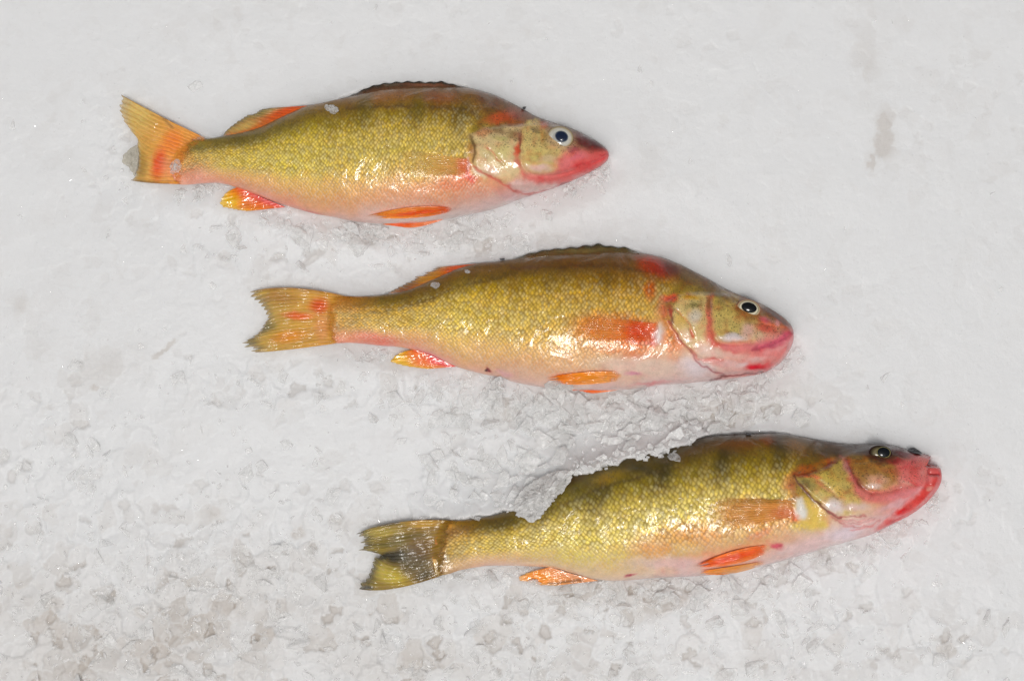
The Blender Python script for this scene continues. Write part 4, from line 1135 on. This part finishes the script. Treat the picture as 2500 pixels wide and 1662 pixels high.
f3.fin('spiny_dorsal_fin', 'F',
       [[(1020, 104), (900, 98), (760, 104), (600, 112), (450, 124), (330, 142), (230, 170), (120, 205)],
        [(1010, 94), (900, 80), (760, 82), (600, 88), (450, 100), (330, 118), (230, 142), (120, 178)]],
       9, 36, 26, [], (70, 46, 30), (46, 34, 26), 1.0, .95, .3, .55, sharp=True, seed=43, nv=12, per=7, ripple=1.2, edge=((34, 28, 24), .8))
f3.fin('soft_dorsal_fin', 'E',
       [[(1780, 345), (1650, 410), (1550, 465), (1450, 525), (1360, 580), (1290, 616)],
        [(1600, 395), (1520, 430), (1440, 480), (1360, 530), (1290, 580), (1255, 612)]],
       11, 34, 24, [], (104, 60, 40), (120, 60, 36), 1.0, .8, .1, seed=45)
f3.fin('anal_fin', 'E',
       [[(1890, 1140), (1780, 1112), (1680, 1085), (1600, 1060), (1540, 1042)],
        [(1560, 1178), (1450, 1172), (1370, 1152), (1310, 1132), (1320, 1112), (1370, 1085), (1440, 1066), (1500, 1052)]],
       10, 16, 10, [('e', 'E', 1450, 1120, 140, 60, 10, (242, 150, 40), .9), ('e', 'E', 1680, 1090, 140, 40, 12, (236, 170, 130), .7), ('l', 'E', [(1530, 1165), (1650, 1150), (1770, 1135)], 3, (90, 60, 30), .7)],
       (236, 160, 110), (244, 160, 70), 1.0, .88, .10, seed=47, edge=((246, 206, 140), .6))
f3.fin('tail_fin', 'E',
       [[(880, 708), (850, 780), (825, 860), (805, 950), (795, 1030), (800, 1090)],
        [(430, 722), (440, 800), (450, 870), (480, 950), (470, 1050), (430, 1196)],
        [(108, 824), (205, 838), (133, 878), (200, 890), (158, 922), (300, 934), (345, 950), (272, 978), (255, 1025), (205, 1110), (168, 1200)]],
       19, 26, 18, [('e', 'E', 440, 965, 110, 60, -10, (18, 18, 12), 1.0), ('e', 'E', 360, 960, 80, 30, -15, (40, 38, 26), .9), ('e', 'E', 560, 1000, 190, 130, 20, (70, 60, 24), .85), ('e', 'E', 500, 830, 200, 40, -4, (104, 92, 40), .7), ('e', 'E', 600, 900, 120, 110, 0, (92, 64, 30), .6),
                    ('e', 'E', 380, 1100, 180, 70, 20, (196, 176, 74), .9), ('e', 'E', 300, 800, 180, 40, -8, (186, 166, 84), .8), ('e', 'E', 380, 880, 150, 24, -5, (96, 90, 44), .7), ('e', 'E', 640, 1110, 90, 50, -20, (66, 56, 24), .8),
                    ('e', 'E', 220, 1190, 60, 20, 0, (30, 30, 24), .9), ('e', 'E', 250, 1070, 40, 80, 20, (120, 116, 104), .6), ('e', 'E', 640, 730, 150, 36, 0, (206, 160, 70), .7), ('l', 'E', [(112, 820), (190, 785), (280, 748), (450, 722)], 3, (50, 44, 24), .8)],
       (140, 106, 42), (150, 134, 64), 1.35, .78, .12, .6, ripple=.7, seed=49, over=True, sharp=True, mat=M_TAIL, edge=((70, 66, 50), .5))
f3.fin('pelvic_fin', 'F', [[(900, 938), (895, 965), (862, 1002)], [(620, 984), (610, 1034), (610, 1088)], [(330, 1092), (300, 1108), (330, 1114)]], 7, 44, 34,
       [('e', 'F', 600, 1040, 280, 40, -16, (240, 92, 22), .95)], (240, 130, 80), (246, 140, 50), 1.0, .87, .20, seed=51, hug=5.0, label='upper pelvic fin, bright orange red')
f3.fin('pelvic_fin', 'F', [[(860, 1062), (850, 1082), (820, 1098)], [(600, 1106), (590, 1132), (610, 1158)], [(360, 1140), (320, 1162), (420, 1172)]], 6, 38, 20,
       [('e', 'F', 560, 1130, 240, 24, -10, (240, 150, 40), .8)], (236, 180, 130), (244, 150, 40), 1.0, .82, .20, seed=53, hug=3.0, label='lower pelvic fin, paler orange')
f3.fin('pectoral_fin', 'F', [[(1060, 594), (1068, 640), (1075, 690), (1085, 740)], [(450, 575), (380, 650), (400, 750), (480, 850)]], 12, 0, 0,
       [('e', 'F', 1000, 700, 130, 60, 0, (214, 116, 72), .7), ('e', 'F', 800, 610, 260, 24, 0, (176, 132, 58), .7)], (222, 150, 84), (212, 166, 88), .82, .55, .08, seed=55, hug=2.5, mat=M_PECT, ray_z=0.8, soft_edge=True)
z = f3.zat(2150, 1105)
e = f3.cap('eye', 2150, 1105, 28.5, 19, 6, z, 10, 5, [(0, (40, 36, 26)), (.5, (120, 110, 80)), (.75, (70, 60, 40)), (.9, (40, 24, 18)), (1, (60, 26, 22))], M_EYE, f3.root)
f3.cap('pupil', 2157.5, 1103.8, 17.5, 14, 10, z + 6.6, 5, 7, [(0, (10, 13, 18)), (.86, (14, 18, 24)), (.93, (150, 140, 84)), (1, (80, 66, 40))], M_PUPIL, e)
FISH = [f1, f2, f3]

# ------------------------------------------------------------------ the ice
EDGE = np.vstack([q('E', (560, 716), (620, 712), (720, 702), (960, 696), (1080, 680), (1180, 654), (1280, 622), (1330, 640), (1400, 600), (1560, 520), (1700, 372), (1740, 372), (1800, 362), (1870, 345), (1940, 322), (2020, 300), (2100, 272), (2250, 246)),
                  q('F', (0, 272), (60, 254), (180, 192), (292, 146), (330, 122), (420, 100))])
HEAP = np.vstack([EDGE, q('.', (1720, 1040), (1600, 1000), (1400, 980), (1150, 1080), (980, 1180))])


def spots(x, y, lst):
    m = np.zeros(x.shape)
    for cx, cyy, rx, ry, ang, a in lst:
        ca, sa = math.cos(math.radians(ang)), math.sin(math.radians(ang))
        u = ((x - cx) * ca + (y - cyy) * sa) / rx
        v = (-(x - cx) * sa + (y - cyy) * ca) / ry
        m = np.maximum(m, a * np.exp(-(u * u + v * v)))
    return m


ROUGH = [(450, 1500, 620, 260, -8, .95), (1250, 1600, 900, 170, 0, .8), (950, 575, 420, 50, 4, .75), (1250, 980, 420, 75, 6, .95),
         (1720, 1010, 260, 70, -5, .8), (1450, 1090, 300, 90, -20, .8), (1550, 1450, 420, 60, 0, .9), (2080, 1340, 260, 70, -25, .75),
         (640, 940, 300, 60, 4, .55), (330, 400, 90, 110, 0, .5), (700, 620, 260, 90, 6, .4), (150, 1150, 250, 200, 0, .45), (1900, 1550, 500, 160, 0, .55), (2300, 1580, 160, 60, 0, .7)]
CLEAR_SHADE = [(400, 1560, 620, 170, -10, .55), (60, 1480, 160, 120, 0, .45), (960, 1620, 420, 70, 0, .45), (1600, 1000, 330, 70, -4, .55), (1480, 1440, 300, 50, 0, .5), (1250, 585, 200, 45, -8, .35), (950, 570, 330, 36, 4, .30), (940, 890, 160, 40, 8, .35),  # clear patches; broad ones below the fish also paint soft shade
         (2160, 300, 22, 32, 10, .95), (2158, 350, 28, 40, 20, 1.0), (2130, 395, 16, 26, 20, .8), (2110, 140, 40, 70, 10, .35), (2150, 50, 40, 60, 0, .25), (1420, 480, 160, 40, -22, .32), (640, 470, 100, 22, 5, .4),
         (385, 868, 18, 12, -30, .95), (410, 848, 30, 6, -35, .9), (232, 950, 9, 7, -40, 1.0), (45, 745, 22, 30, 20, .5), (130, 1470, 34, 26, 40, .9), (20, 1450, 60, 40, -30, .5), (520, 1470, 34, 22, -35, .7),
         (640, 1505, 30, 18, -20, .9), (730, 1300, 24, 34, 30, .7), (2310, 1585, 30, 22, 10, .95), (2350, 1615, 26, 22, 0, .5), (1570, 1480, 60, 40, 0, .7), (1960, 1340, 90, 22, -18, .6), (430, 1080, 40, 50, 10, .4), (1320, 1190, 50, 40, -35, .4),
         (520, 1250, 36, 34, 0, .6), (1700, 930, 90, 40, 0, .4), (1030, 870, 100, 30, 5, .5), (250, 900, 110, 50, -15, .25), (1870, 1600, 60, 50, 0, .35)]


def ice_field(x, y):
    """height and clearness (with painted soft shade) of the ice at photo pixel (x, y)"""
    wx = x + 34 * (fbm(x / 60, y / 60, 101, 4) - 0.5) * 2
    wy = y + 34 * (fbm(x / 60, y / 60, 102, 4) - 0.5) * 2
    wx2 = x + 9 * (fbm(x / 14, y / 14, 103, 3) - 0.5) * 2
    wy2 = y + 9 * (fbm(x / 14, y / 14, 104, 3) - 0.5) * 2
    R = np.clip(0.03 + 0.16 * fbm(x / 260, y / 260, 105, 3) + spots(x, y, ROUGH), 0, 1)
    h = 8 * (fbm(x / 420, y / 420, 106, 3) - 0.5) + 2.5 * (fbm(x / 90, y / 90, 107, 3) - 0.5)
    r1, p1, e1 = facets(wx, wy, 82, 201)
    r2, p2, e2 = facets(wx * 0.7 + wx2 * 0.3, wy * 0.7 + wy2 * 0.3, 58, 202)
    r3, p3, e3 = facets(wx2, wy2, 25, 203)
    r4, p4, e4 = facets(wx2, wy2, 10, 204)
    h = h + R * ((r1 - .5) * 5 + p1 * 6) + R * ((r2 - .5) * 5 + p2 * 6) + (0.08 + R * .6) * ((r3 - .5) * 3.0 + p3 * 4.0) + (0.12 + .35 * R) * ((r4 - .5) * .9 + p4 * 1.8)
    # pits between the pieces
    pit = R * sstep(.70, .86, r2) * (1 - sstep(0.0, .10, 0.5 - np.abs(e2 - .5))) * 0
    h = h - pit * 12
    cl = spots(wx * .5 + wx2 * .5, wy * .5 + wy2 * .5, CLEAR_SHADE)
    clear = cl * (0.45 + 0.75 * r2) + (R * .42 + .10) * .5 * sstep(.55, .95, r2 * .6 + r3 * .4) + .10 * R * r1 + (R * .22) * sstep(.82, .96, r3) + .10 * (fbm(x / 200, y / 200, 108, 3) - .4)
    gapm = np.maximum(sstep(.62, .76, r2) * (.35 + .65 * sstep(.3, .6, r1)), .8 * sstep(.80, .86, r3) * sstep(.35, .55, r2))
    hole = sstep(.87, .90, r3) * sstep(.45, .6, r2)
    clear = clear * .50 + .30 * spots(x, y, [c for c in CLEAR_SHADE if c[2] >= 60]) + R * (.19 * gapm + .16 * hole) + .09 * (r1 - .4) * (.3 + R) + .10 * (r2 - .5) * (.25 + R) + .07 * (r3 - .5) * (.3 + R)  # broad spots put soft shade around the fish into the ice colour
    rim = np.maximum(np.exp(-(e2 / .05) ** 2) * sstep(.3, .7, r2), .7 * np.exp(-(e3 / .07) ** 2) * sstep(.4, .8, r3))
    clear = clear - (.04 + .22 * R) * rim
    h = h - R * (4.5 * gapm + 6.0 * hole) + R * 2.0 * rim
    sharp = spots(wx2, wy2, [c for c in CLEAR_SHADE if c[2] < 45])
    clear = np.maximum(clear, sstep(.32, .62, sharp) * 0.55)
    return h, np.clip(clear, 0, 1), R, (r1, r2, r3)


def ice_surface(x, y):
    h, clear, R, rr = ice_field(x, y)
    h = h * 1.0
    for F in FISH:
        sd = poly_sd(x, y, F.outline)
        dt, _ = seg_dist(x, y, F.topline); db, _ = seg_dist(x, y, F.botline)
        below = sstep(-25, 25, dt - db)                # 1 on the belly side
        near = np.exp(-np.clip(sd, 0, None) / 26.0)
        tgt = 19 * (1 - below) - 4 * below + (h * .5)
        h = h * (1 - near) + tgt * near
        # bank of pushed-up ice a little way off the belly
        h = h + below * 5 * np.exp(-((sd - 62) / 34.0) ** 2)
        h = np.where(sd < -3, np.minimum(h, -6 + 0 * h), h)
        for fp in F.fin_polys:
            m = 1 - sstep(-4, 10, poly_sd(x, y, fp))
            h = h * (1 - m) + np.minimum(h, 7.0) * m
    if (y.max() > 1100):
        nm = 1 - sstep(-4, 4, poly_sd(x, y, NOTCH))
        h = np.where(nm > 0, h * (1 - nm) + 9 * nm, h)
    # ice heaped over the back of the lowest fish
    wx = x + 13 * (fbm(x / 30, y / 30, 301, 4, .6) - 0.5) * 2
    wy = y + 13 * (fbm(x / 30, y / 30, 302, 4, .6) - 0.5) * 2
    sdh = poly_sd(wx, wy, HEAP)
    de, fe = seg_dist(x, y, EDGE)
    rise = np.interp(fe, [0, .10, .28, .45, .55, .75, .9, 1], [16, 22, 46, 84, 92, 90, 74, 40])
    hz = rise * np.exp(-(de / 52.0) ** 1.4) + (rr[1] - .5) * 8 + (rr[2] - .5) * 5
    h = np.where(sdh < 0, np.maximum(h, hz), h)
    clear = np.where(sdh < 0, clear * .5 + .16 * np.exp(-(de / 12) ** 2) * rr[2], clear)
    return h, clear, R


def axis_samples(lo, hi, step, far):
    core = np.arange(lo, hi + step, step)
    out, s_, p = [], step, core[-1]
    while p < hi + far:
        s_ *= 1.22; p += s_; out.append(p)
    pre, s_, p = [], step, core[0]
    while p > lo - far:
        s_ *= 1.22; p -= s_; pre.append(p)
    return np.r_[pre[::-1], core, out]


gx = axis_samples(-160, 2660, 3.0, 4200)
gy = axis_samples(-160, 1822, 3.0, 4200)
GX, GY = np.meshgrid(gx, gy)
HH, CC, RR = ice_surface(GX, GY)
_p = np.pad(HH, 1, mode='edge')
_b = (_p[:-2, 1:-1] + _p[2:, 1:-1] + _p[1:-1, :-2] + _p[1:-1, 2:] + 4 * HH) / 8
HH = np.where(RR > .6, .5 * HH + .5 * _b, _b)
Xg = (GX - CX); Yg = (CY - GY)
verts = np.stack([Xg * (1 - HH / CAMZ), Yg * (1 - HH / CAMZ), HH], -1).reshape(-1, 3)
me = mesh_from('ground', verts, grid_faces(*GX.shape)[:, ::-1], M_GROUND, True, None, {'clear': CC.ravel()})
ground = tag(link('ground', me), 'packed crushed ice, white with beige clear patches and painted soft shade', None, None, 'structure')


def ground_z(x, y):
    i = int(np.clip(np.searchsorted(gx, x), 0, len(gx) - 1)); j = int(np.clip(np.searchsorted(gy, y), 0, len(gy) - 1))
    return HH[j, i]


# ------------------------------------------------------------------ loose crushed ice: one mass nobody could count
import bmesh


def hull_proto(n, flat, seed):
    r = np.random.default_rng(seed)
    bm = bmesh.new()
    p = r.normal(size=(n, 3)); p /= np.linalg.norm(p, axis=1)[:, None]
    p *= r.uniform(.6, 1, (n, 1)); p *= np.array([1, r.uniform(.55, .95), flat])
    for v in p:
        bm.verts.new(v)
    res = bmesh.ops.convex_hull(bm, input=bm.verts)
    bmesh.ops.delete(bm, geom=[g for g in res['geom_interior'] if isinstance(g, bmesh.types.BMVert)], context='VERTS')
    bmesh.ops.triangulate(bm, faces=bm.faces)
    bm.verts.index_update()
    v = np.array([x.co[:] for x in bm.verts]); f = np.array([[k.index for k in x.verts] for x in bm.faces])
    bm.free()
    return v, f


protos = [hull_proto(12, .32, 500 + k) for k in range(14)] + [hull_proto(9, .6, 600 + k) for k in range(6)]
V, Fc, off = [], [], 0
blocked = [F.outline for F in FISH]


def scatter(n, smin, smax, need_rough, sink, tilt):
    global off
    mult = 6 if need_rough else 3
    x = rng.uniform(-120, 2620, n * mult); y = rng.uniform(-120, 1780, n * mult)
    R = np.clip(0.015 + spots(x, y, ROUGH), 0, 1) ** 1.25
    ok = rng.uniform(0, 1, len(x)) < (R if need_rough else np.full(len(x), .3) + .4 * R)
    for o_ in blocked:
        ok &= poly_sd(x, y, o_) > smax * .55
    for F in FISH:
        for fp in F.fin_polys:
            ok &= poly_sd(x, y, fp) > smax * .6
    x, y = x[ok][:n], y[ok][:n]
    for a, b in zip(x, y):
        pv, pf = protos[rng.integers(len(protos))]
        s_ = smin * (smax / smin) ** rng.uniform() ** 1.6
        ang = rng.uniform(0, 6.283)
        t1, t2 = rng.normal(0, tilt, 2)
        Rz = np.array([[math.cos(ang), -math.sin(ang), 0], [math.sin(ang), math.cos(ang), 0], [0, 0, 1]])
        Rx = np.array([[1, 0, 0], [0, math.cos(t1), -math.sin(t1)], [0, math.sin(t1), math.cos(t1)]])
        Ry = np.array([[math.cos(t2), 0, math.sin(t2)], [0, 1, 0], [-math.sin(t2), 0, math.cos(t2)]])
        vv = (pv * s_) @ (Rz @ Rx @ Ry).T
        zz = ground_z(a, b)
        k = 1 - zz / CAMZ
        V.append(vv + np.array([(a - CX) * k, (CY - b) * k, zz - s_ * sink]))
        Fc.append(pf + off); off += len(vv)


scatter(1000, 12, 46, True, .16, .22)
scatter(1800, 5, 15, True, .10, .40)
# broken pieces crowding against the bellies
for F in FISH:
    for k in range(170):
        i = rng.integers(2, len(F.botline) - 2)
        a, b = F.botline[i] + np.array([rng.normal(0, 8), abs(rng.normal(0, 22)) + 6])
        if any(poly_sd(np.array([a]), np.array([b]), fp)[0] < 4 for fp in F.fin_polys[2:6]):
            continue
        pv, pf = protos[rng.integers(len(protos))]
        s_ = rng.uniform(5, 20)
        ang, t1 = rng.uniform(0, 6.283), rng.normal(0, .35)
        Rz = np.array([[math.cos(ang), -math.sin(ang), 0], [math.sin(ang), math.cos(ang), 0], [0, 0, 1]])
        Rx = np.array([[1, 0, 0], [0, math.cos(t1), -math.sin(t1)], [0, math.sin(t1), math.cos(t1)]])
        vv = (pv * s_) @ (Rz @ Rx).T
        zz = ground_z(a, b) + s_ * .1
        kk_ = 1 - zz / CAMZ
        V.append(vv + np.array([(a - CX) * kk_, (CY - b) * kk_, zz]))
        Fc.append(pf + off); off += len(vv)
# a bank of coarse lumps between the middle and the lowest fish, and below the bellies
for cx_, cy_, sx_, sy_, n_ in ((1450, 1040, 190, 38, 150), (1700, 1000, 110, 32, 70), (1250, 990, 170, 30, 90), (1560, 1450, 190, 30, 110), (900, 575, 190, 18, 70), (1180, 1150, 80, 40, 50)):
    for k in range(n_):
        a, b = rng.normal(cx_, sx_), rng.normal(cy_, sy_)
        pa, pb = np.array([a]), np.array([b])
        if any(poly_sd(pa, pb, F.outline)[0] < 12 for F in FISH) or any(poly_sd(pa, pb, fp)[0] < 10 for F in FISH for fp in F.fin_polys):
            continue
        pv, pf = protos[rng.integers(len(protos))]
        s_ = 10 * 4.2 ** rng.uniform() ** 1.4
        ang, t1, t2 = rng.uniform(0, 6.283), rng.normal(0, .35), rng.normal(0, .35)
        Rz = np.array([[math.cos(ang), -math.sin(ang), 0], [math.sin(ang), math.cos(ang), 0], [0, 0, 1]])
        Rx = np.array([[1, 0, 0], [0, math.cos(t1), -math.sin(t1)], [0, math.sin(t1), math.cos(t1)]])
        vv = (pv * s_) @ (Rz @ Rx).T
        zz = ground_z(a, b) + s_ * .05
        kk_ = 1 - zz / CAMZ
        V.append(vv + np.array([(a - CX) * kk_, (CY - b) * kk_, zz]))
        Fc.append(pf + off); off += len(vv)
# splinters along the heap over the lowest fish's back
for k in range(90):
    i = rng.integers(6, len(EDGE) - 1); tt_ = rng.uniform()
    a, b = EDGE[i] * tt_ + EDGE[i - 1] * (1 - tt_) + np.array([rng.normal(-3, 6), rng.normal(-9, 8)])
    pv, pf = protos[rng.integers(len(protos))]
    s_ = rng.uniform(5, 17)
    ang, t1 = rng.uniform(0, 6.283), rng.normal(0, .3)
    Rz = np.array([[math.cos(ang), -math.sin(ang), 0], [math.sin(ang), math.cos(ang), 0], [0, 0, 1]])
    Rx = np.array([[1, 0, 0], [0, math.cos(t1), -math.sin(t1)], [0, math.sin(t1), math.cos(t1)]])
    vv = (pv * s_) @ (Rz @ Rx).T
    zz = max(ground_z(a, b), f3.zat(a, b)) + 1
    kk_ = 1 - zz / CAMZ
    V.append(vv + np.array([(a - CX) * kk_, (CY - b) * kk_, zz]))
    Fc.append(pf + off); off += len(vv)
me = mesh_from('crushed_ice', np.vstack(V), np.vstack(Fc), M_CLEAR, False)
tag(link('crushed_ice', me), 'loose clear flakes and grains of crushed ice on the packed ice', 'ice', None, 'stuff')
V, Fc, off = [], [], 0
scatter(8000, 1.4, 4.0, False, -.1, .45)
me = mesh_from('ice_crystals', np.vstack(V), np.vstack(Fc), M_GLINT, False)
tag(link('ice_crystals', me), 'tiny glinting crystals sprinkled over the packed ice', 'ice', None, 'stuff')


# ------------------------------------------------------------------ single pieces of ice that lie on the fish
def chip(name, label, fr, poly, fish, thick, mat, seed, group=None, lift=1.0, jagged=2.0, z_floor=None, rings=7, cat='ice chip', dome=0.55):
    pts = q(fr, *poly)
    c = pts.mean(0)
    P = np.vstack([pts, pts[:1]])
    L = np.r_[0, np.cumsum(np.hypot(*np.diff(P, axis=0).T))]
    n = int(max(18, min(90, L[-1] / 4)))
    t = np.linspace(0, L[-1], n, endpoint=False)
    rim = np.stack([np.interp(t, L, P[:, 0]), np.interp(t, L, P[:, 1])], -1)
    rr = np.random.default_rng(seed)
    rim = rim + rr.normal(0, jagged * .5, rim.shape)
    top, zb = [], []
    rad = np.linspace(1, 0.12, rings)
    for r in rad:
        top.append(c + (rim - c) * r + (rr.normal(0, jagged * .8, rim.shape) if r < 1 else 0))
    top = np.array(top)
    sx, sy = top[..., 0], top[..., 1]
    base = fish.zmap(sx, sy, -99.0) if fish is not None else np.full(sx.shape, -99.0)
    gz = np.array([ground_z(a, b) for a, b in zip(sx.ravel(), sy.ravel())]).reshape(sx.shape)
    base = np.maximum(base, gz)
    if z_floor is not None:
        base = np.maximum(base, z_floor)
    for _ in range(4):
        base = (np.roll(base, 1, 1) + np.roll(base, -1, 1) + 2 * base) / 4
    r1, p1, _e = facets(sx, sy, max(7.0, L[-1] / 14), seed)
    zt = base + lift + thick * (1 - dome * rad[:, None] ** 2) * (0.75 + .35 * r1 + .8 * p1)
    zl = base[0] + lift * .2 - 1.5
    k = 1 - zt / CAMZ
    verts = [np.stack([(sx[i] - CX) * k[i], (CY - sy[i]) * k[i], zt[i]], -1) for i in range(rings)]
    low = np.stack([(sx[0] - CX) * k[0], (CY - sy[0]) * k[0], zl], -1)
    cz = zt[-1].mean() + .5
    org = np.array([verts[0][:, 0].mean(), verts[0][:, 1].mean(), 0])
    allv = np.vstack([low] + verts + [np.array([[(c[0] - CX) * (1 - cz / CAMZ), (CY - c[1]) * (1 - cz / CAMZ), cz]])]) - org
    fs = [tuple(f) for f in grid_faces(rings + 1, n, wrap=True)]
    last = rings * n; ci = len(allv) - 1
    tris = [(last + j, last + (j + 1) % n, ci) for j in range(n)]
    # underside fan
    lowc = len(allv)
    allv = np.vstack([allv, low.mean(0) - org])
    tris += [((j + 1) % n, j, lowc) for j in range(n)]
    me = bpy.data.meshes.new(name)
    me.from_pydata([tuple(v * S) for v in allv], [], fs + tris)
    me.materials.append(mat)
    me.update()
    import bmesh as _b
    bm = _b.new(); bm.from_mesh(me); _b.ops.recalc_face_normals(bm, faces=bm.faces); bm.to_mesh(me); bm.free()
    o = link(name, me)
    o.location = tuple(org * S)
    tag(o, label, cat, group)
    return o


def blob(cx, cyy, rx, ry, ang, n=9, seed=1):
    r = np.random.default_rng(seed)
    out = []
    for k in range(n):
        a = 2 * math.pi * k / n; m = r.uniform(.75, 1.15)
        u, v = rx * m * math.cos(a), ry * m * math.sin(a)
        ca, sa = math.cos(math.radians(ang)), math.sin(math.radians(ang))
        out.append((cx + u * ca - v * sa, cyy + u * sa + v * ca))
    return out


G = 'ice chips lying on the fish'
chip('ice_chunk', 'large grey lump of ice lying across the back of the lowest fish', 'E',
     [(1286, 640), (1285, 570), (1330, 500), (1400, 440), (1500, 385), (1600, 350), (1712, 345), (1690, 430), (1640, 492), (1575, 545), (1548, 600), (1475, 685), (1415, 728), (1340, 692), (1292, 664)],
     f3, 24, M_CHUNK, 71, None, 2.0, 3.5, z_floor=44, rings=10, cat='ice lump', dome=.5)
chip('ice_chip', 'clear flake of ice on the back of the topmost fish, below its spiny fin', 'A', blob(1955, 405, 72, 42, 15, seed=2), f1, 3.5, M_FLAKE, 72, G)
chip('ice_chip', 'clear wet lump on the red tail base of the topmost fish', 'A', blob(610, 895, 85, 58, -30, seed=3), f1, 4.5, M_FLAKE, 73, G)
chip('ice_wedge', 'olive tinted clear wedge of ice behind the tail fin of the topmost fish', 'A',
     [(298, 712), (312, 790), (300, 900), (272, 975), (225, 900), (165, 865), (175, 800), (240, 735)], f1, 8, M_WEDGE, 74, None, 1.0, 1.0, z_floor=16, cat='ice wedge')
chip('ice_chip', 'round clear drop of ice below the soft dorsal fin of the middle fish', 'C', blob(1690, 458, 40, 30, 0, seed=4), f2, 3.5, M_FLAKE, 75, G, jagged=.8)
chip('ice_chip', 'tiny clear drop of ice on the upper back of the middle fish', 'C', blob(1955, 345, 26, 20, 0, seed=5), f2, 3, M_FLAKE, 76, G, jagged=.6)
chip('ice_chip', 'frosty chip of ice covering the pelvic fin tip of the middle fish', 'D',
     [(250, 1225), (300, 1185), (400, 1178), (470, 1215), (492, 1255), (420, 1278), (340, 1282), (270, 1275)], f2, 7, M_FLAKE, 77, G, z_floor=34)
chip('ice_chip', 'pale upright slab of ice under the vent of the middle fish', 'C',
     [(2150, 1260), (2190, 1215), (2235, 1198), (2256, 1250), (2262, 1330), (2230, 1375), (2170, 1340)], f2, 22, M_CLEAR, 78, 'ice chips against the bellies', z_floor=0)
chip('ice_chip', 'clear chip of ice on the upper edge of the lowest tail fin', 'E', blob(645, 702, 60, 30, 5, seed=6), f3, 6, M_FLAKE, 79, G)
chip('ice_chip', 'small clear chip of ice on the tail stalk of the lowest fish', 'E', blob(1010, 690, 36, 16, 0, seed=7), f3, 6, M_FLAKE, 80, G)
chip('ice_chip', 'clear bead of ice on the back of the lowest fish, beside the heaped ice', 'F', blob(150, 268, 56, 34, 15, seed=8), f3, 5, M_FLAKE, 81, G, jagged=.8)
chip('ice_chip', 'orange tinged ice chip on the anal fin tip of the lowest fish', 'E', blob(1430, 1155, 45, 26, 5, seed=9), f3, 5, M_FLAKE, 82, G, z_floor=14)

# bits of dark grit frozen on
chip('grit', 'dark grey grit lump on the snout of the lowest fish', 'F', [(1942, 212), (1965, 196), (2005, 202), (2040, 226), (2046, 244), (2002, 238), (1955, 226)], f3, 5, M_SPECK, 91, None, .5, 1.2, cat='grit', z_floor=20)
chip('grit', 'dark grit speck on the nape of the topmost fish', 'B', blob(1448, 384, 18, 11, -25, seed=10), f1, 5, M_SPECK, 92, None, .5, .8, cat='grit', z_floor=22)
chip('grit', 'dark grit speck on the back of the middle fish, before its soft dorsal fin', 'C', blob(2245, 246, 24, 9, -5, seed=11), f2, 5, M_SPECK, 93, None, .5, .8, cat='grit', z_floor=22)
chip('grit', 'dark grit bump on the upper back of the lowest fish, before its head', 'F', blob(715, 90, 26, 12, 0, seed=12), f3, 6, M_SPECK, 94, None, .5, .8, cat='grit', z_floor=22)
